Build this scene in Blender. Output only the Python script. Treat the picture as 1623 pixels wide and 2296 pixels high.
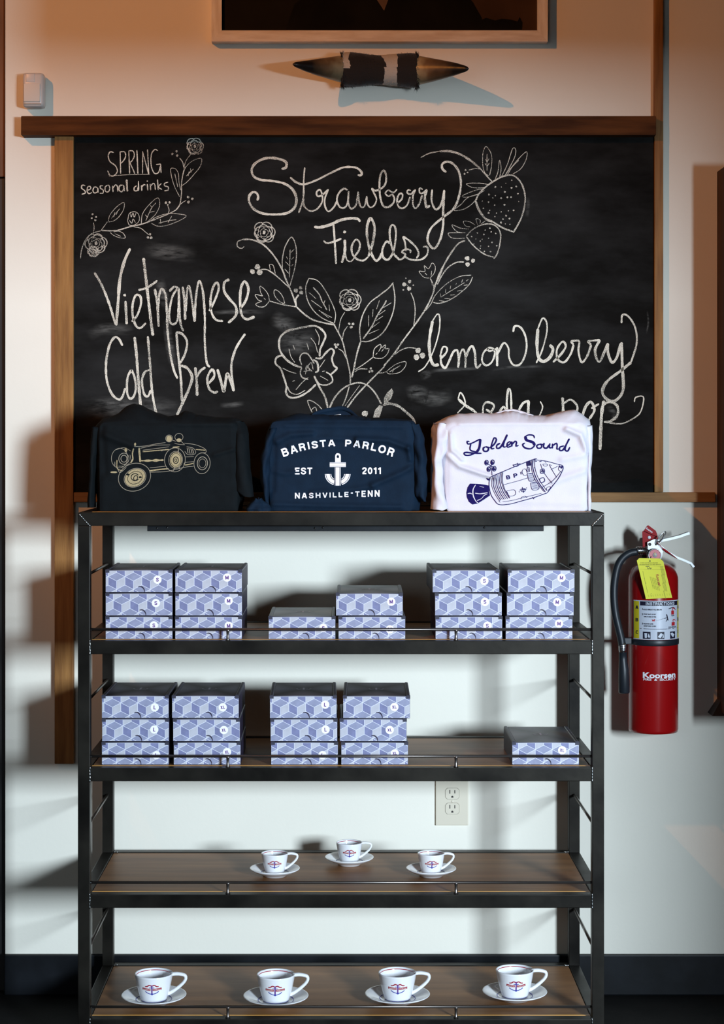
import bpy, bmesh, math, random
from mathutils import Vector, noise, Matrix
for _o in list(bpy.data.objects): bpy.data.objects.remove(_o)
SC = bpy.context.scene
COL = SC.collection
random.seed(7)
# ---------------------------------------------------------------- camera
F = 4150.0            # focal length in pixels of the 1623 px wide frame
CAMY, CAMZ = -4.64, 1.39
VX, VY = 765.0, 985.0
cam = bpy.data.objects.new('camera', bpy.data.cameras.new('camera'))
COL.objects.link(cam); SC.camera = cam
cam.data.sensor_fit = 'HORIZONTAL'; cam.data.sensor_width = 36.0
cam.data.lens = 36.0 * F / 1623.0
cam.data.shift_x = (811.5 - VX) / 1623.0
cam.data.shift_y = (VY - 1148.0) / 1623.0
cam.location = (0, CAMY, CAMZ); cam.rotation_euler = (math.pi/2, 0, 0)
cam.data.clip_start = 0.05; cam.data.clip_end = 60
# ---------------------------------------------------------------- world, lights, exposure
W = bpy.data.worlds.new('world'); SC.world = W; W.use_nodes = True
W.node_tree.nodes['Background'].inputs[0].default_value = (0.55, 0.75, 1.0, 1)
W.node_tree.nodes['Background'].inputs[1].default_value = 0.5
SC.view_settings.view_transform = 'Standard'
try: SC.view_settings.look = 'None'
except Exception: pass
SC.view_settings.gamma = 1.0; SC.view_settings.use_curve_mapping = False
SC.view_settings.exposure = 0.0
SC.cycles.sample_clamp_indirect = 4.0
SC.cycles.max_bounces = 8; SC.cycles.transparent_max_bounces = 24
SC.cycles.caustics_reflective = False; SC.cycles.caustics_refractive = False
def area(name, loc, target, sx, sy, power, color):
    l = bpy.data.lights.new(name, 'AREA'); l.shape = 'RECTANGLE'; l.size = sx; l.size_y = sy
    l.energy = power; l.color = color
    o = bpy.data.objects.new(name, l); COL.objects.link(o); o.location = loc
    d = Vector(target) - Vector(loc); o.rotation_euler = d.to_track_quat('-Z', 'Y').to_euler()
    return o
WX0, WX1, WZ0, WZ1 = 2.65, 3.55, 1.15, 2.20          # daylight window opening in the front wall
key = area('daylight_window', (3.1, -6.42, 1.68), (0.1, 0, 1.0), 0.86, 1.0, 735, (0.715, 0.865, 1.0))
fill = area('added_fill_light', (-1.6, -6.42, 1.9), (0, 0, 1.2), 1.6, 1.2, 12, (0.75, 0.9, 1.0))  # soft fill added to raise the ambient level, not a known window
lamp_d = bpy.data.lights.new('ceiling_spot', 'SPOT'); lamp_d.energy = 255; lamp_d.color = (1.0, 0.33, 0.05)
lamp_d.spot_size = math.radians(47); lamp_d.spot_blend = 1.0; lamp_d.shadow_soft_size = 0.02
lamp = bpy.data.objects.new('ceiling_spot', lamp_d); COL.objects.link(lamp); lamp.location = (-2.2, -3.2, 3.6)
lamp.rotation_euler = (Vector((-0.02, 0, 2.10)) - Vector(lamp.location)).to_track_quat('-Z', 'Y').to_euler()
# ---------------------------------------------------------------- helpers
def P(px, py, y=0.0):
    """photo pixel -> world point on the plane Y=y"""
    D = y - CAMY
    return Vector(((px - VX) / F * D, y, CAMZ - (py - VY) / F * D))
def mat(name, rgb, rough=0.6, metal=0.0, var=0.0, scale=20.0, bump=0.0, bscale=60.0, stretch=(1,1,1), coat=0.0, rgb2=None, spec=0.5, contrast=(0.35,0.65), rvar=0.0, sheen=0.0):
    m = bpy.data.materials.new(name); m.use_nodes = True
    nt = m.node_tree; b = nt.nodes['Principled BSDF']
    b.inputs['Base Color'].default_value = (*rgb, 1); b.inputs['Roughness'].default_value = rough
    b.inputs['Metallic'].default_value = metal; b.inputs['Coat Weight'].default_value = coat
    b.inputs['Specular IOR Level'].default_value = spec
    b.inputs['Sheen Weight'].default_value = sheen
    tc = nt.nodes.new('ShaderNodeTexCoord'); mp = nt.nodes.new('ShaderNodeMapping')
    mp.inputs['Scale'].default_value = stretch
    nt.links.new(tc.outputs['Object'], mp.inputs[0])
    if var or rgb2:
        n = nt.nodes.new('ShaderNodeTexNoise'); n.inputs['Scale'].default_value = scale; n.inputs['Detail'].default_value = 6
        nt.links.new(mp.outputs[0], n.inputs['Vector'])
        r = nt.nodes.new('ShaderNodeValToRGB'); r.color_ramp.elements[0].position = contrast[0]; r.color_ramp.elements[1].position = contrast[1]
        c2 = rgb2 if rgb2 else tuple(c*(1-var) for c in rgb); c1 = rgb if rgb2 else tuple(min(1,c*(1+var)) for c in rgb)
        r.color_ramp.elements[0].color = (*c2, 1); r.color_ramp.elements[1].color = (*c1, 1)
        nt.links.new(n.outputs[0], r.inputs[0]); nt.links.new(r.outputs[0], b.inputs['Base Color'])
        if rvar:
            mr = nt.nodes.new('ShaderNodeMapRange'); mr.inputs[3].default_value = rough - rvar; mr.inputs[4].default_value = rough + rvar
            nt.links.new(n.outputs[0], mr.inputs[0]); nt.links.new(mr.outputs[0], b.inputs['Roughness'])
    if bump:
        n2 = nt.nodes.new('ShaderNodeTexNoise'); n2.inputs['Scale'].default_value = bscale; n2.inputs['Detail'].default_value = 5
        nt.links.new(mp.outputs[0], n2.inputs['Vector'])
        bp = nt.nodes.new('ShaderNodeBump'); bp.inputs['Strength'].default_value = bump; bp.inputs['Distance'].default_value = 0.002
        nt.links.new(n2.outputs[0], bp.inputs['Height']); nt.links.new(bp.outputs[0], b.inputs['Normal'])
    return m
def speckle(name, rgb, lo, hi, scale):
    """chalk or worn ink: opaque grains over bare ground"""
    m = mat(name, rgb, 0.95, spec=0.1); nt = m.node_tree; b = nt.nodes['Principled BSDF']
    tc = nt.nodes.new('ShaderNodeTexCoord')
    n = nt.nodes.new('ShaderNodeTexNoise'); n.inputs['Scale'].default_value = scale; n.inputs['Detail'].default_value = 3; n.inputs['Roughness'].default_value = 0.7
    n3 = nt.nodes.new('ShaderNodeTexNoise'); n3.inputs['Scale'].default_value = 14; n3.inputs['Detail'].default_value = 2
    nt.links.new(tc.outputs['Object'], n.inputs['Vector']); nt.links.new(tc.outputs['Object'], n3.inputs['Vector'])
    ad = nt.nodes.new('ShaderNodeMath'); ad.operation = 'MULTIPLY_ADD'; ad.inputs[1].default_value = 0.35; 
    nt.links.new(n3.outputs[0], ad.inputs[0]); nt.links.new(n.outputs[0], ad.inputs[2])
    mr = nt.nodes.new('ShaderNodeMapRange'); mr.inputs[1].default_value = lo; mr.inputs[2].default_value = hi
    nt.links.new(ad.outputs[0], mr.inputs[0]); nt.links.new(mr.outputs[0], b.inputs['Alpha'])
    return m
def link(name, me, m=None, parent=None, smooth=False):
    if m is not None:
        for x in (m if isinstance(m, (list, tuple)) else [m]): me.materials.append(x)
    if smooth:
        me.polygons.foreach_set('use_smooth', [True]*len(me.polygons))
    o = bpy.data.objects.new(name, me); COL.objects.link(o)
    if parent is not None:
        o.parent = parent
        o.matrix_parent_inverse = Matrix.Translation(parent.location).inverted() if parent.location.length else Matrix()
        # keep world placement without leaving an inverse behind
        o.matrix_parent_inverse = Matrix(); o.location = Vector((0,0,0)) - parent.location if not parent.get('_local') else (0,0,0)
    return o
def tag(o, label=None, cat=None, group=None, kind=None):
    if label: o['label'] = label
    if cat: o['category'] = cat
    if group: o['group'] = group
    if kind: o['kind'] = kind
    return o
def empty(name, loc, label, cat, group=None):
    o = bpy.data.objects.new(name, None); COL.objects.link(o); o.location = loc; o.empty_display_size = 0.05
    return tag(o, label, cat, group)
class MB:
    def __init__(s): s.v = []; s.f = []; s.mi = []
    def add(s, v, f, mi=0):
        k = len(s.v); s.v += [tuple(x) for x in v]; s.f += [tuple(i+k for i in q) for q in f]; s.mi += [mi]*len(f); return s
    def mesh(s, name):
        me = bpy.data.meshes.new(name); me.from_pydata(s.v, [], s.f)
        if any(s.mi): me.polygons.foreach_set('material_index', s.mi)
        me.update(); return me
    def box(s, a, b, bev=0.0, mi=0):
        x0,x1 = sorted((a[0],b[0])); y0,y1 = sorted((a[1],b[1])); z0,z1 = sorted((a[2],b[2]))
        bm = bmesh.new()
        vs = [bm.verts.new(p) for p in [(x0,y0,z0),(x1,y0,z0),(x1,y1,z0),(x0,y1,z0),(x0,y0,z1),(x1,y0,z1),(x1,y1,z1),(x0,y1,z1)]]
        for q in [(3,2,1,0),(4,5,6,7),(0,1,5,4),(1,2,6,5),(2,3,7,6),(3,0,4,7)]: bm.faces.new([vs[i] for i in q])
        if bev: bmesh.ops.bevel(bm, geom=bm.edges[:], offset=bev, segments=2, affect='EDGES', profile=0.6)
        bm.verts.index_update()
        s.add([v.co for v in bm.verts], [[v.index for v in f.verts] for f in bm.faces], mi); bm.free(); return s
    def tube(s, pts, r, n=10, closed=False, caps=True, mi=0, flat=1.0, up=None):
        pts = [Vector(p) for p in pts]; N = len(pts)
        rs = r if isinstance(r, (list,tuple)) else [r]*N
        T = []
        for i in range(N):
            a = pts[(i-1)%N] if (closed or i>0) else pts[i]; b = pts[(i+1)%N] if (closed or i<N-1) else pts[i]
            T.append((b-a).normalized())
        u = Vector(up) if up else (Vector((0,0,1)) if abs(T[0].z)<0.9 else Vector((1,0,0)))
        vs = []
        for i in range(N):
            t = T[i]; u = (u - t*u.dot(t)).normalized(); w = t.cross(u)
            for k in range(n):
                an = 2*math.pi*k/n; vs.append(pts[i] + (u*math.cos(an)*flat + w*math.sin(an))*rs[i])
        fs = []
        for i in range(N if closed else N-1):
            j = (i+1)%N
            for k in range(n): fs.append((i*n+k, i*n+(k+1)%n, j*n+(k+1)%n, j*n+k))
        if caps and not closed: fs.append(tuple(range(n-1,-1,-1))); fs.append(tuple((N-1)*n+k for k in range(n)))
        return s.add(vs, fs, mi)
    def lathe(s, prof, c=(0,0,0), n=48, mi=0, axis='Z'):
        vs = []; fs = []
        for (r, z) in prof:
            for k in range(n):
                a = 2*math.pi*k/n
                p = (r*math.cos(a), r*math.sin(a), z) if axis=='Z' else (r*math.cos(a), z, -r*math.sin(a))
                vs.append((c[0]+p[0], c[1]+p[1], c[2]+p[2]))
        for i in range(len(prof)-1):
            for k in range(n): fs.append((i*n+k, i*n+(k+1)%n, (i+1)*n+(k+1)%n, (i+1)*n+k))
        if prof[0][0] > 1e-6: fs.append(tuple(range(n-1,-1,-1)))
        if prof[-1][0] > 1e-6: fs.append(tuple((len(prof)-1)*n+k for k in range(n)))
        return s.add(vs, fs, mi)
    def prism(s, poly, y0, y1, mi=0, f=None):
        """polygon of (x,z) extruded along y"""
        n = len(poly); vs = [(x,y0,z) for x,z in poly] + [(x,y1,z) for x,z in poly]
        fs = [tuple(range(n)), tuple(range(2*n-1,n-1,-1))] + [(i,i+n,(i+1)%n+n,(i+1)%n) for i in range(n)]
        return s.add(vs, fs, mi)
def catmull(pts, step):
    P_ = [Vector((p[0],p[1],0)) for p in pts]
    if len(P_) < 3:
        out = []
        for a,b in zip(P_[:-1],P_[1:]):
            k = max(1,int((b-a).length/step)); out += [a.lerp(b,i/k) for i in range(k)]
        return out+[P_[-1]]
    Q = [P_[0]*2-P_[1]] + P_ + [P_[-1]*2-P_[-2]]; out = []
    for i in range(1,len(Q)-2):
        a,b,c,d = Q[i-1],Q[i],Q[i+1],Q[i+2]; k = max(2,int((c-b).length/step))
        for j in range(k):
            t = j/k; out.append(0.5*((2*b)+(c-a)*t+(2*a-5*b+4*c-d)*t*t+(3*b-a-3*c+d)*t**3))
    out.append(Q[-2]); return out
_lay = [0]
def ribbon(mb, pts, w, fn, step=2.2, jitter=0.16, mi=0, smooth=True, taper=True):
    """stroke through photo-pixel points; fn(px,py,lift)->world"""
    s = catmull(pts, step) if smooth else [Vector((p[0],p[1],0)) for p in pts]
    s = [p for i,p in enumerate(s) if i==0 or (p-s[i-1]).length>1e-4]
    if len(s)<2: return
    _lay[0] += 1; lift = (_lay[0]%40)*0.000008; L = []; R = []; N = len(s)
    for i,p in enumerate(s):
        t = (s[min(i+1,N-1)]-s[max(i-1,0)]); 
        if t.length<1e-6: t = Vector((1,0,0))
        t.normalize(); nrm = Vector((-t.y,t.x,0))
        ww = w*0.5*(1+jitter*noise.noise(Vector((p.x*0.11,p.y*0.11,w)))*2)
        if taper and (i==0 or i==N-1): ww *= 0.5
        L.append(fn(p.x+nrm.x*ww,p.y+nrm.y*ww,lift)); R.append(fn(p.x-nrm.x*ww,p.y-nrm.y*ww,lift))
    mb.add(L+R, [(i,i+1,N+i+1,N+i) for i in range(N-1)], mi)
def disc(mb, cx, cy, rx, fn, ry=None, rot=0, n=14, mi=0, jit=0.0, rings=1):
    ry = ry or rx; _lay[0] += 1; lift = (_lay[0]%40)*0.000008; vs = [fn(cx,cy,lift)]; fs = []
    for q in range(1,rings+1):
        for k in range(n):
            a = 2*math.pi*k/n; j = 1+jit*(random.random()-.5); x = math.cos(a)*rx*j*q/rings; y = math.sin(a)*ry*j*q/rings
            vs.append(fn(cx+x*math.cos(rot)-y*math.sin(rot), cy+x*math.sin(rot)+y*math.cos(rot), lift))
    for k in range(n):
        fs.append((0,1+k,1+(k+1)%n))
        for q in range(rings-1): fs.append((1+q*n+k,1+(q+1)*n+k,1+(q+1)*n+(k+1)%n,1+q*n+(k+1)%n))
    mb.add(vs, fs, mi)
def fillpoly(mb, pts, fn, mi=0):
    _lay[0] += 1; lift = (_lay[0]%40)*0.000008
    bm = bmesh.new(); vs = [bm.verts.new((p[0],p[1],0)) for p in pts]; bm.faces.new(vs)
    bmesh.ops.triangulate(bm, faces=bm.faces[:]); bm.verts.index_update()
    mb.add([fn(v.co.x,v.co.y,lift) for v in bm.verts], [[v.index for v in f.verts] for f in bm.faces], mi); bm.free()
_tc = {}
def text_shape(s, bold=0.0):
    """2-D outline of a string, cap height 1, returns verts, faces, width"""
    if (s,bold) in _tc: return _tc[(s,bold)]
    cu = bpy.data.curves.new('t','FONT'); cu.body = s; cu.size = 1.0; cu.offset = bold; cu.resolution_u = 3
    o = bpy.data.objects.new('t',cu); COL.objects.link(o); bpy.context.view_layer.update()
    me = o.evaluated_get(bpy.context.evaluated_depsgraph_get()).to_mesh()
    v = [(q.co.x,q.co.y) for q in me.vertices]; f = [tuple(p.vertices) for p in me.polygons]
    o.evaluated_get(bpy.context.evaluated_depsgraph_get()).to_mesh_clear()
    bpy.data.objects.remove(o); bpy.data.curves.remove(cu)
    cap = 0.729
    x0 = min(a for a,b in v); x1 = max(a for a,b in v)
    v = [((a-x0)/cap,b/cap) for a,b in v]; r = (v,f,(x1-x0)/cap); _tc[(s,bold)] = r; return r
def _arc(cx,cy,rx,ry,a0,a1,n=10):
    return [(cx+rx*math.cos(math.radians(a0+(a1-a0)*i/n)),cy-ry*math.sin(math.radians(a0+(a1-a0)*i/n))) for i in range(n+1)]
GLY={'A':(.78,[[(.08,1),(.36,.02)],[(.42,.02),(.70,1)],[(.2,.68),(.58,.68)]]),
'B':(.72,[[(.1,0),(.1,1)],[(.1,.09),(.36,.09)]+_arc(.38,.285,.2,.195,90,-90)+[(.1,.48)],[(.1,.48),(.38,.48)]+_arc(.40,.695,.22,.215,90,-90)+[(.1,.91)]]),
'C':(.78,[_arc(.42,.5,.31,.41,38,322,18)]),'E':(.64,[[(.1,0),(.1,1)],[(.1,.09),(.62,.09)],[(.1,.49),(.57,.49)],[(.1,.91),(.63,.91)]]),
'H':(.74,[[(.1,0),(.1,1)],[(.64,0),(.64,1)],[(.1,.48),(.64,.48)]]),'I':(.2,[[(.1,0),(.1,1)]]),'L':(.58,[[(.1,0),(.1,1)],[(.1,.91),(.58,.91)]]),
'M':(.88,[[(.1,0),(.1,1)],[(.78,0),(.78,1)],[(.12,.04),(.44,.92)],[(.76,.04),(.44,.92)]]),'N':(.74,[[(.1,0),(.1,1)],[(.64,0),(.64,1)],[(.1,.06),(.64,.94)]]),
'O':(.84,[_arc(.42,.5,.32,.41,0,372,26)]),'P':(.69,[[(.1,0),(.1,1)],[(.1,.09),(.38,.09)]+_arc(.38,.32,.22,.23,90,-90)+[(.1,.55)]]),
'R':(.74,[[(.1,0),(.1,1)],[(.1,.09),(.38,.09)]+_arc(.38,.3,.22,.21,90,-90)+[(.1,.51)],[(.42,.51),(.54,.62),(.60,1)]]),
'S':(.70,[[(.61,.30),(.56,.16),(.36,.085),(.16,.14),(.10,.28),(.18,.41),(.35,.49),(.54,.57),(.61,.72),(.54,.86),(.34,.915),(.14,.86),(.08,.68)]]),
'T':(.66,[[(0,.09),(.66,.09)],[(.33,.09),(.33,1)]]),'U':(.74,[[(.1,0),(.1,.6)]+_arc(.37,.62,.27,.29,180,360)+[(.64,0)]]),
'V':(.74,[[(.08,0),(.36,1)],[(.66,0),(.38,1)]]),'X':(.72,[[(.1,0),(.62,1)],[(.62,0),(.1,1)]]),'-':(.4,[[(.04,.6),(.36,.6)]]),' ':(.5,[]),
'0':(.62,[_arc(.31,.5,.21,.41,0,375,22)]),'1':(.44,[[(.04,.27),(.2,.2),(.3,.04)],[(.31,0),(.31,1)]]),'2':(.62,[[(.1,.32),(.15,.15),(.31,.085),(.48,.14),(.53,.29),(.46,.46),(.27,.66),(.11,.88)],[(.06,.91),(.57,.91)]])}
def gtext(mb,s,cx,cy,h,fn,width=None,rot=0.0,t=.19,gap=.14,mi=0):
    '''upright bold grotesque lettering drawn as strokes; cap height h'''
    tot=sum(GLY[c][0] for c in s)+gap*(len(s)-1); sx=(width/tot) if width else h; cur=0
    for c in s:
        w,ss=GLY[c]
        for st in ss:
            pts=[((cur+x-tot/2)*sx,(y-.5)*h) for x,y in st]
            pts=[(cx+x*math.cos(rot)-y*math.sin(rot),cy+x*math.sin(rot)+y*math.cos(rot)) for x,y in pts]
            ribbon(mb,pts,t*h*(.5+.5*min(1.5,sx/h)),fn,step=h*.08,jitter=0,mi=mi,smooth=len(pts)>2,taper=False)
        cur+=w+gap
def soft_ribbon(pts, w, fn):
    '''wide smear whose cover fades to nothing at its edges and ends (attribute cover)'''
    s = catmull(pts, 3.0); N = len(s); V = []; A = []; F = []; R = 7
    for i,p in enumerate(s):
        t = (s[min(i+1,N-1)]-s[max(i-1,0)]).normalized(); nrm = Vector((-t.y,t.x,0)); e = max(0.0, math.sin(math.pi*i/(N-1)))
        for r in range(R):
            u = r/(R-1)*2-1; V.append(fn(p.x+nrm.x*w*.5*u, p.y+nrm.y*w*.5*u, 0)); A.append((1-u*u)**1.4*e**1.3)
    for i in range(N-1):
        for r in range(R-1): F.append((i*R+r,i*R+r+1,(i+1)*R+r+1,(i+1)*R+r))
    me = bpy.data.meshes.new('chalk_smudge'); me.from_pydata(V,[],F); at = me.attributes.new('cover','FLOAT','POINT'); at.data.foreach_set('value',A); return me
def text(mb, s, cx, cy, h, fn, width=None, rot=0.0, bold=0.012, mi=0):
    """centred on pixel (cx,cy), cap height h px"""
    v,f,w = text_shape(s,bold); sx = (width/w) if width else h
    _lay[0] += 1; lift = (_lay[0]%40)*0.000008; out = []
    for a,b in v:
        x = (a-w/2)*sx; y = -(b-0.5)*h
        out.append(fn(cx+x*math.cos(rot)-y*math.sin(rot), cy+x*math.sin(rot)+y*math.cos(rot), lift))
    mb.add(out, f, mi)
def strokes(mb, data, org, k, fn, w=2.5, **kw):
    """data: strokes separated by ';', optional leading 'w=..' ; coordinates of a zoomed crop"""
    ws = kw.pop('ws', 1.0)
    for st in data.split(';'):
        tk = st.split(); ww = w*ws
        if tk and tk[0].startswith('w='): ww = float(tk[0][2:])*ws; tk = tk[1:]
        if not tk: continue
        pts = [tuple(float(c) for c in t.split(',')) for t in tk]
        if len(pts)==1 and len(pts[0])>=3:
            x,y,r = pts[0][:3]; disc(mb, org[0]+x/k, org[1]+y/k, r/k, fn, jit=0.35, n=11, mi=kw.get('mi',0))
        else: ribbon(mb, [(org[0]+p[0]/k, org[1]+p[1]/k) for p in pts], ww, fn, **kw)
# ---------------------------------------------------------------- materials
M_wall = mat('white_plaster', (0.82,0.78,0.68), 0.75, var=0.02, scale=3, bump=0.15, bscale=90)
M_dark = mat('near_black', (0.012,0.010,0.010), 0.5, var=0.3, scale=9)
M_brown = mat('dark_brown_wood', (0.055,0.022,0.010), 0.6, spec=0.15, var=0.35, scale=6, stretch=(8,8,1), bump=0.2)
M_beam = mat('stained_beam', (0.110,0.038,0.010), 0.75, spec=0.12, rgb2=(0.042,0.014,0.004), scale=5, stretch=(1,6,9), bump=0.3, bscale=30)
M_batten = mat('golden_batten', (0.36,0.175,0.050), 0.6, spec=0.25, rgb2=(0.17,0.070,0.018), scale=5, stretch=(14,6,1.1), bump=0.25, bscale=30, contrast=(0.3,0.72))
M_batten_h = mat('golden_batten_across', (0.33,0.165,0.055), 0.6, spec=0.25, rgb2=(0.18,0.08,0.024), scale=5, stretch=(1.1,6,14), bump=0.25, bscale=30, contrast=(0.3,0.72))
M_black = mat('black_vinyl', (0.005,0.006,0.008), 0.45, spec=0.2, var=0.4, scale=12, bump=0.2, bscale=25)
M_floor = mat('dark_floor', (0.010,0.009,0.009), 0.7, spec=0.15, rgb2=(0.005,0.005,0.005), scale=8, bump=0.4, bscale=60)
M_ceil = mat('grey_ceiling', (0.12,0.10,0.09), 0.8)
M_rwall = mat('painted_room_wall', (0.15,0.135,0.12), 0.8)
M_steel = mat('raw_steel', (0.021,0.0185,0.0145), 0.42, 0.6, spec=0.22, rgb2=(0.008,0.007,0.006), scale=9, bump=0.12, bscale=40, contrast=(0.3,0.7), rvar=0.15)
M_rod = mat('steel_rod', (0.16,0.14,0.13), 0.32, 0.9)
M_cast = mat('cast_metal', (0.30,0.31,0.32), 0.42, 1.0)
M_header = mat('brown_header', (0.13,0.052,0.022), 0.6, var=0.3, scale=6, stretch=(8,8,1))
M_weld = mat('weld_bead', (0.32,0.33,0.33), 0.3, 1.0)
M_chrome = mat('bright_metal', (0.50,0.51,0.53), 0.24, 1.0)
M_wood = mat('shelf_wood', (0.340,0.165,0.068), 0.45, spec=0.25, rgb2=(0.185,0.085,0.036), scale=3.2, stretch=(1,8,1), bump=0.12, bscale=20, contrast=(0.3,0.7))
M_edge = mat('orange_edge_strip', (0.80,0.38,0.08), 0.4, var=0.2, scale=8, stretch=(1,8,1))  # brighter orange tone for the strip along each board's front
M_chalk = speckle('chalk', (0.74,0.69,0.58), 0.545, 0.70, 620)
M_chalk2 = speckle('chalk_thin', (0.68,0.63,0.53), 0.56, 0.76, 620)
M_chalkf = speckle('faint_chalk', (0.72,0.68,0.60), 0.60, 0.80, 900)
M_print_w = mat('white_ink', (0.90,0.88,0.92), 0.7)
M_gold = speckle('gold_ink', (0.40,0.33,0.19), 0.40, 0.62, 700)
M_gold2 = mat('gold_line_ink', (0.27,0.24,0.18), 0.8)
M_navy_ink = mat('navy_ink', (0.012,0.008,0.085), 0.9, spec=0.08)
def slate():
    m = mat('slate', (0.012,0.011,0.010), 0.9, spec=0.08, bump=0.05, bscale=200); nt = m.node_tree; b = nt.nodes['Principled BSDF']
    tc = nt.nodes.new('ShaderNodeTexCoord'); mp = nt.nodes.new('ShaderNodeMapping'); mp.inputs['Scale'].default_value = (1,1,2.6); mp.inputs['Rotation'].default_value = (0,0.25,0)
    n = nt.nodes.new('ShaderNodeTexNoise'); n.inputs['Scale'].default_value = 3.1; n.inputs['Detail'].default_value = 7; n.inputs['Roughness'].default_value = 0.62
    nt.links.new(tc.outputs['Object'], mp.inputs[0]); nt.links.new(mp.outputs[0], n.inputs['Vector'])
    r = nt.nodes.new('ShaderNodeValToRGB'); r.color_ramp.elements[0].position = 0.42; r.color_ramp.elements[0].color = (0.0060,0.0056,0.0050,1)
    r.color_ramp.elements[1].position = 0.86; r.color_ramp.elements[1].color = (0.028,0.028,0.028,1)
    nt.links.new(n.outputs[0], r.inputs[0]); nt.links.new(r.outputs[0], b.inputs['Base Color']); return m
M_slate = slate()
# ---------------------------------------------------------------- room shell
def struct(name, mb, m, label, parent=None):
    o = link(name, mb.mesh(name), m, parent); 
    if parent is None: tag(o, label, 'room', kind='structure')
    return o
XL, XR, YF, ZC = -3.2, 4.2, -6.4, 4.3
DX = (12-VX)/F*4.64                       # left end of the white wall
struct('wall_back', MB().box((DX,0,0),(XR,0.12,ZC)), M_wall, 'white plaster wall behind the shelf, warm at the top and bluish below')
struct('wall_left', MB().box((XL-0.1,YF,0),(XL,0.5,ZC)), M_rwall, 'side wall outside the frame to the left')
struct('wall_right', MB().box((XR,YF,0),(XR+0.1,0.12,ZC)), M_rwall, 'side wall outside the frame to the right')
fw = MB()
fw.box((XL,YF-0.1,0),(-2.4,YF,ZC)); fw.box((-2.4,YF-0.1,0),(-0.8,YF,1.3)); fw.box((-2.4,YF-0.1,2.5),(-0.8,YF,ZC)); fw.box((-0.8,YF-0.1,0),(WX0,YF,ZC))
fw.box((WX0,YF-0.1,0),(WX1,YF,WZ0)); fw.box((WX0,YF-0.1,WZ1),(WX1,YF,ZC)); fw.box((WX1,YF-0.1,0),(XR,YF,ZC))
struct('wall_front', fw, M_rwall, 'wall behind the camera with the daylight window and an opening for the added fill')
struct('floor', MB().box((XL,YF,-0.05),(XR,0.5,0)), M_floor, 'dark floor below the shelf')
struct('ceiling', MB().box((XL,YF,ZC),(XR,0.5,ZC+0.05)), M_ceil, 'ceiling above the frame')
struct('daylight_blocker', MB().box((0.72,-2.75,1.92),(XR,-2.55,ZC)).box((1.76,-2.75,0),(XR,-2.55,1.92)), M_rwall, 'unseen beam and partition added to block daylight, outside the frame to the right')  # unseen blocker, shaped to keep daylight off the upper and far right wall
struct('wall_passage', MB().box((XL,0.40,0),(DX+0.02,0.5,ZC)), M_dark, 'dark passage wall left of the white wall')
# left doorway: dark leaf under a brown header
pz = P(8,396,-0.01).z
struct('door_1', MB().box((DX-0.9,0.02,0),(DX-0.004,0.06,pz),0.003), M_dark, 'near-black door left of the white wall')
struct('door_2', MB().box((DX-0.9,0.015,pz+0.003),(DX-0.004,0.07,3.2),0.003), M_header, 'brown panel above the dark door')
bz = P(0,2138,0).z
struct('baseboard_back', MB().box((DX,-0.014,0),(XR-0.002,0.0,bz),0.003), M_black, 'black baseboard along the foot of the white wall')
# ---------------------------------------------------------------- chalkboard
cb = empty('chalkboard', P(815,1103,0), 'large black chalkboard framed in stained wood with chalk drink names and flower drawings', 'chalkboard')
def pbox(name, x0,y0,x1,y1, yb,yf, m, parent, bev=0.002):
    a = P(x0,y0,yf); b = P(x1,y1,yf); mb = MB().box((a.x,yf,a.z),(b.x,yb,b.z),bev); return link(name, mb.mesh(name), m, parent)
pbox('slate_panel',164,300,1467,1104,-0.001,-0.012,M_slate,cb,0.001)
pbox('top_rail',47,260,1471,303,-0.002,-0.044,M_beam,cb)
pbox('left_batten',122,304,164.5,1713,-0.002,-0.022,M_batten,cb)
pbox('right_batten',1467,-60,1487,1103.5,-0.002,-0.020,M_batten,cb)
pbox('bottom_rail',165,1104,1604,1126,-0.002,-0.020,M_batten_h,cb)
YB = -0.0124
def onboard(x,y,l=0): p = P(x,y,YB); return (p.x, YB-0.0002-l, p.z)
def chalk(name, groups, m=M_chalk, label=None):
    mb = MB()
    for (org,k,w,data) in groups: strokes(mb, data, org, k, onboard, w)
    o = link(name, mb.mesh(name), m, cb)
    if label: o['label'] = label
    return o
A,kA=(160,300),3.689; B,kB=(160,540),3.528; C,kC=(540,320),4.508; D_,kD=(840,310),4.271; E,kE=(520,490),4.774; Fo,kF=(600,600),4.508; G,kG=(860,560),6.242; H,kH=(900,680),2.798
chalk('chalk_lettering',[(A,kA,2.3,"352,155 320,150 305,185 320,230 365,265 380,310 355,345 320,345 300,305;403,150 408,330;400,150 440,150 448,190 425,230 405,245;475,140 482,330;475,140 512,145 520,185 500,225 480,240;485,240 525,330;w=2.8 542,135 550,330;588,330 590,150;588,145 640,335;630,130 640,335;715,140 690,130 662,170 660,260 685,325 720,320 738,260;700,255 740,250;738,250 742,325;w=1 310,350 480,338 650,335"),
 (A,kA,2.6,"115,430 90,425 85,450 110,470 115,490 85,500;128,470 160,455 155,435 135,440 130,475 145,495 170,485;215,445 190,440 178,470 190,490 215,480 218,445;218,445 222,488;262,430 240,430 240,450 262,465 262,490 235,492;300,425 280,440 282,475 305,480 318,455 312,428 300,425;340,430 345,482;343,450 365,422 380,435 385,478;430,425 400,430 395,465 415,480 432,460 432,425;432,425 440,475;w=3.6 457,378 463,478;540,430 520,445 522,470 545,470 552,440;555,390 556,472;580,425 583,472;582,440 600,420 612,425;628,415 632,468;628,392,6;652,415 656,468;655,435 675,410 690,420 695,465;712,378 718,465;745,410 720,440 750,462;800,400 770,410 772,430 800,440 800,465 768,472")],label='small chalk words SPRING seasonal drinks')
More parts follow.
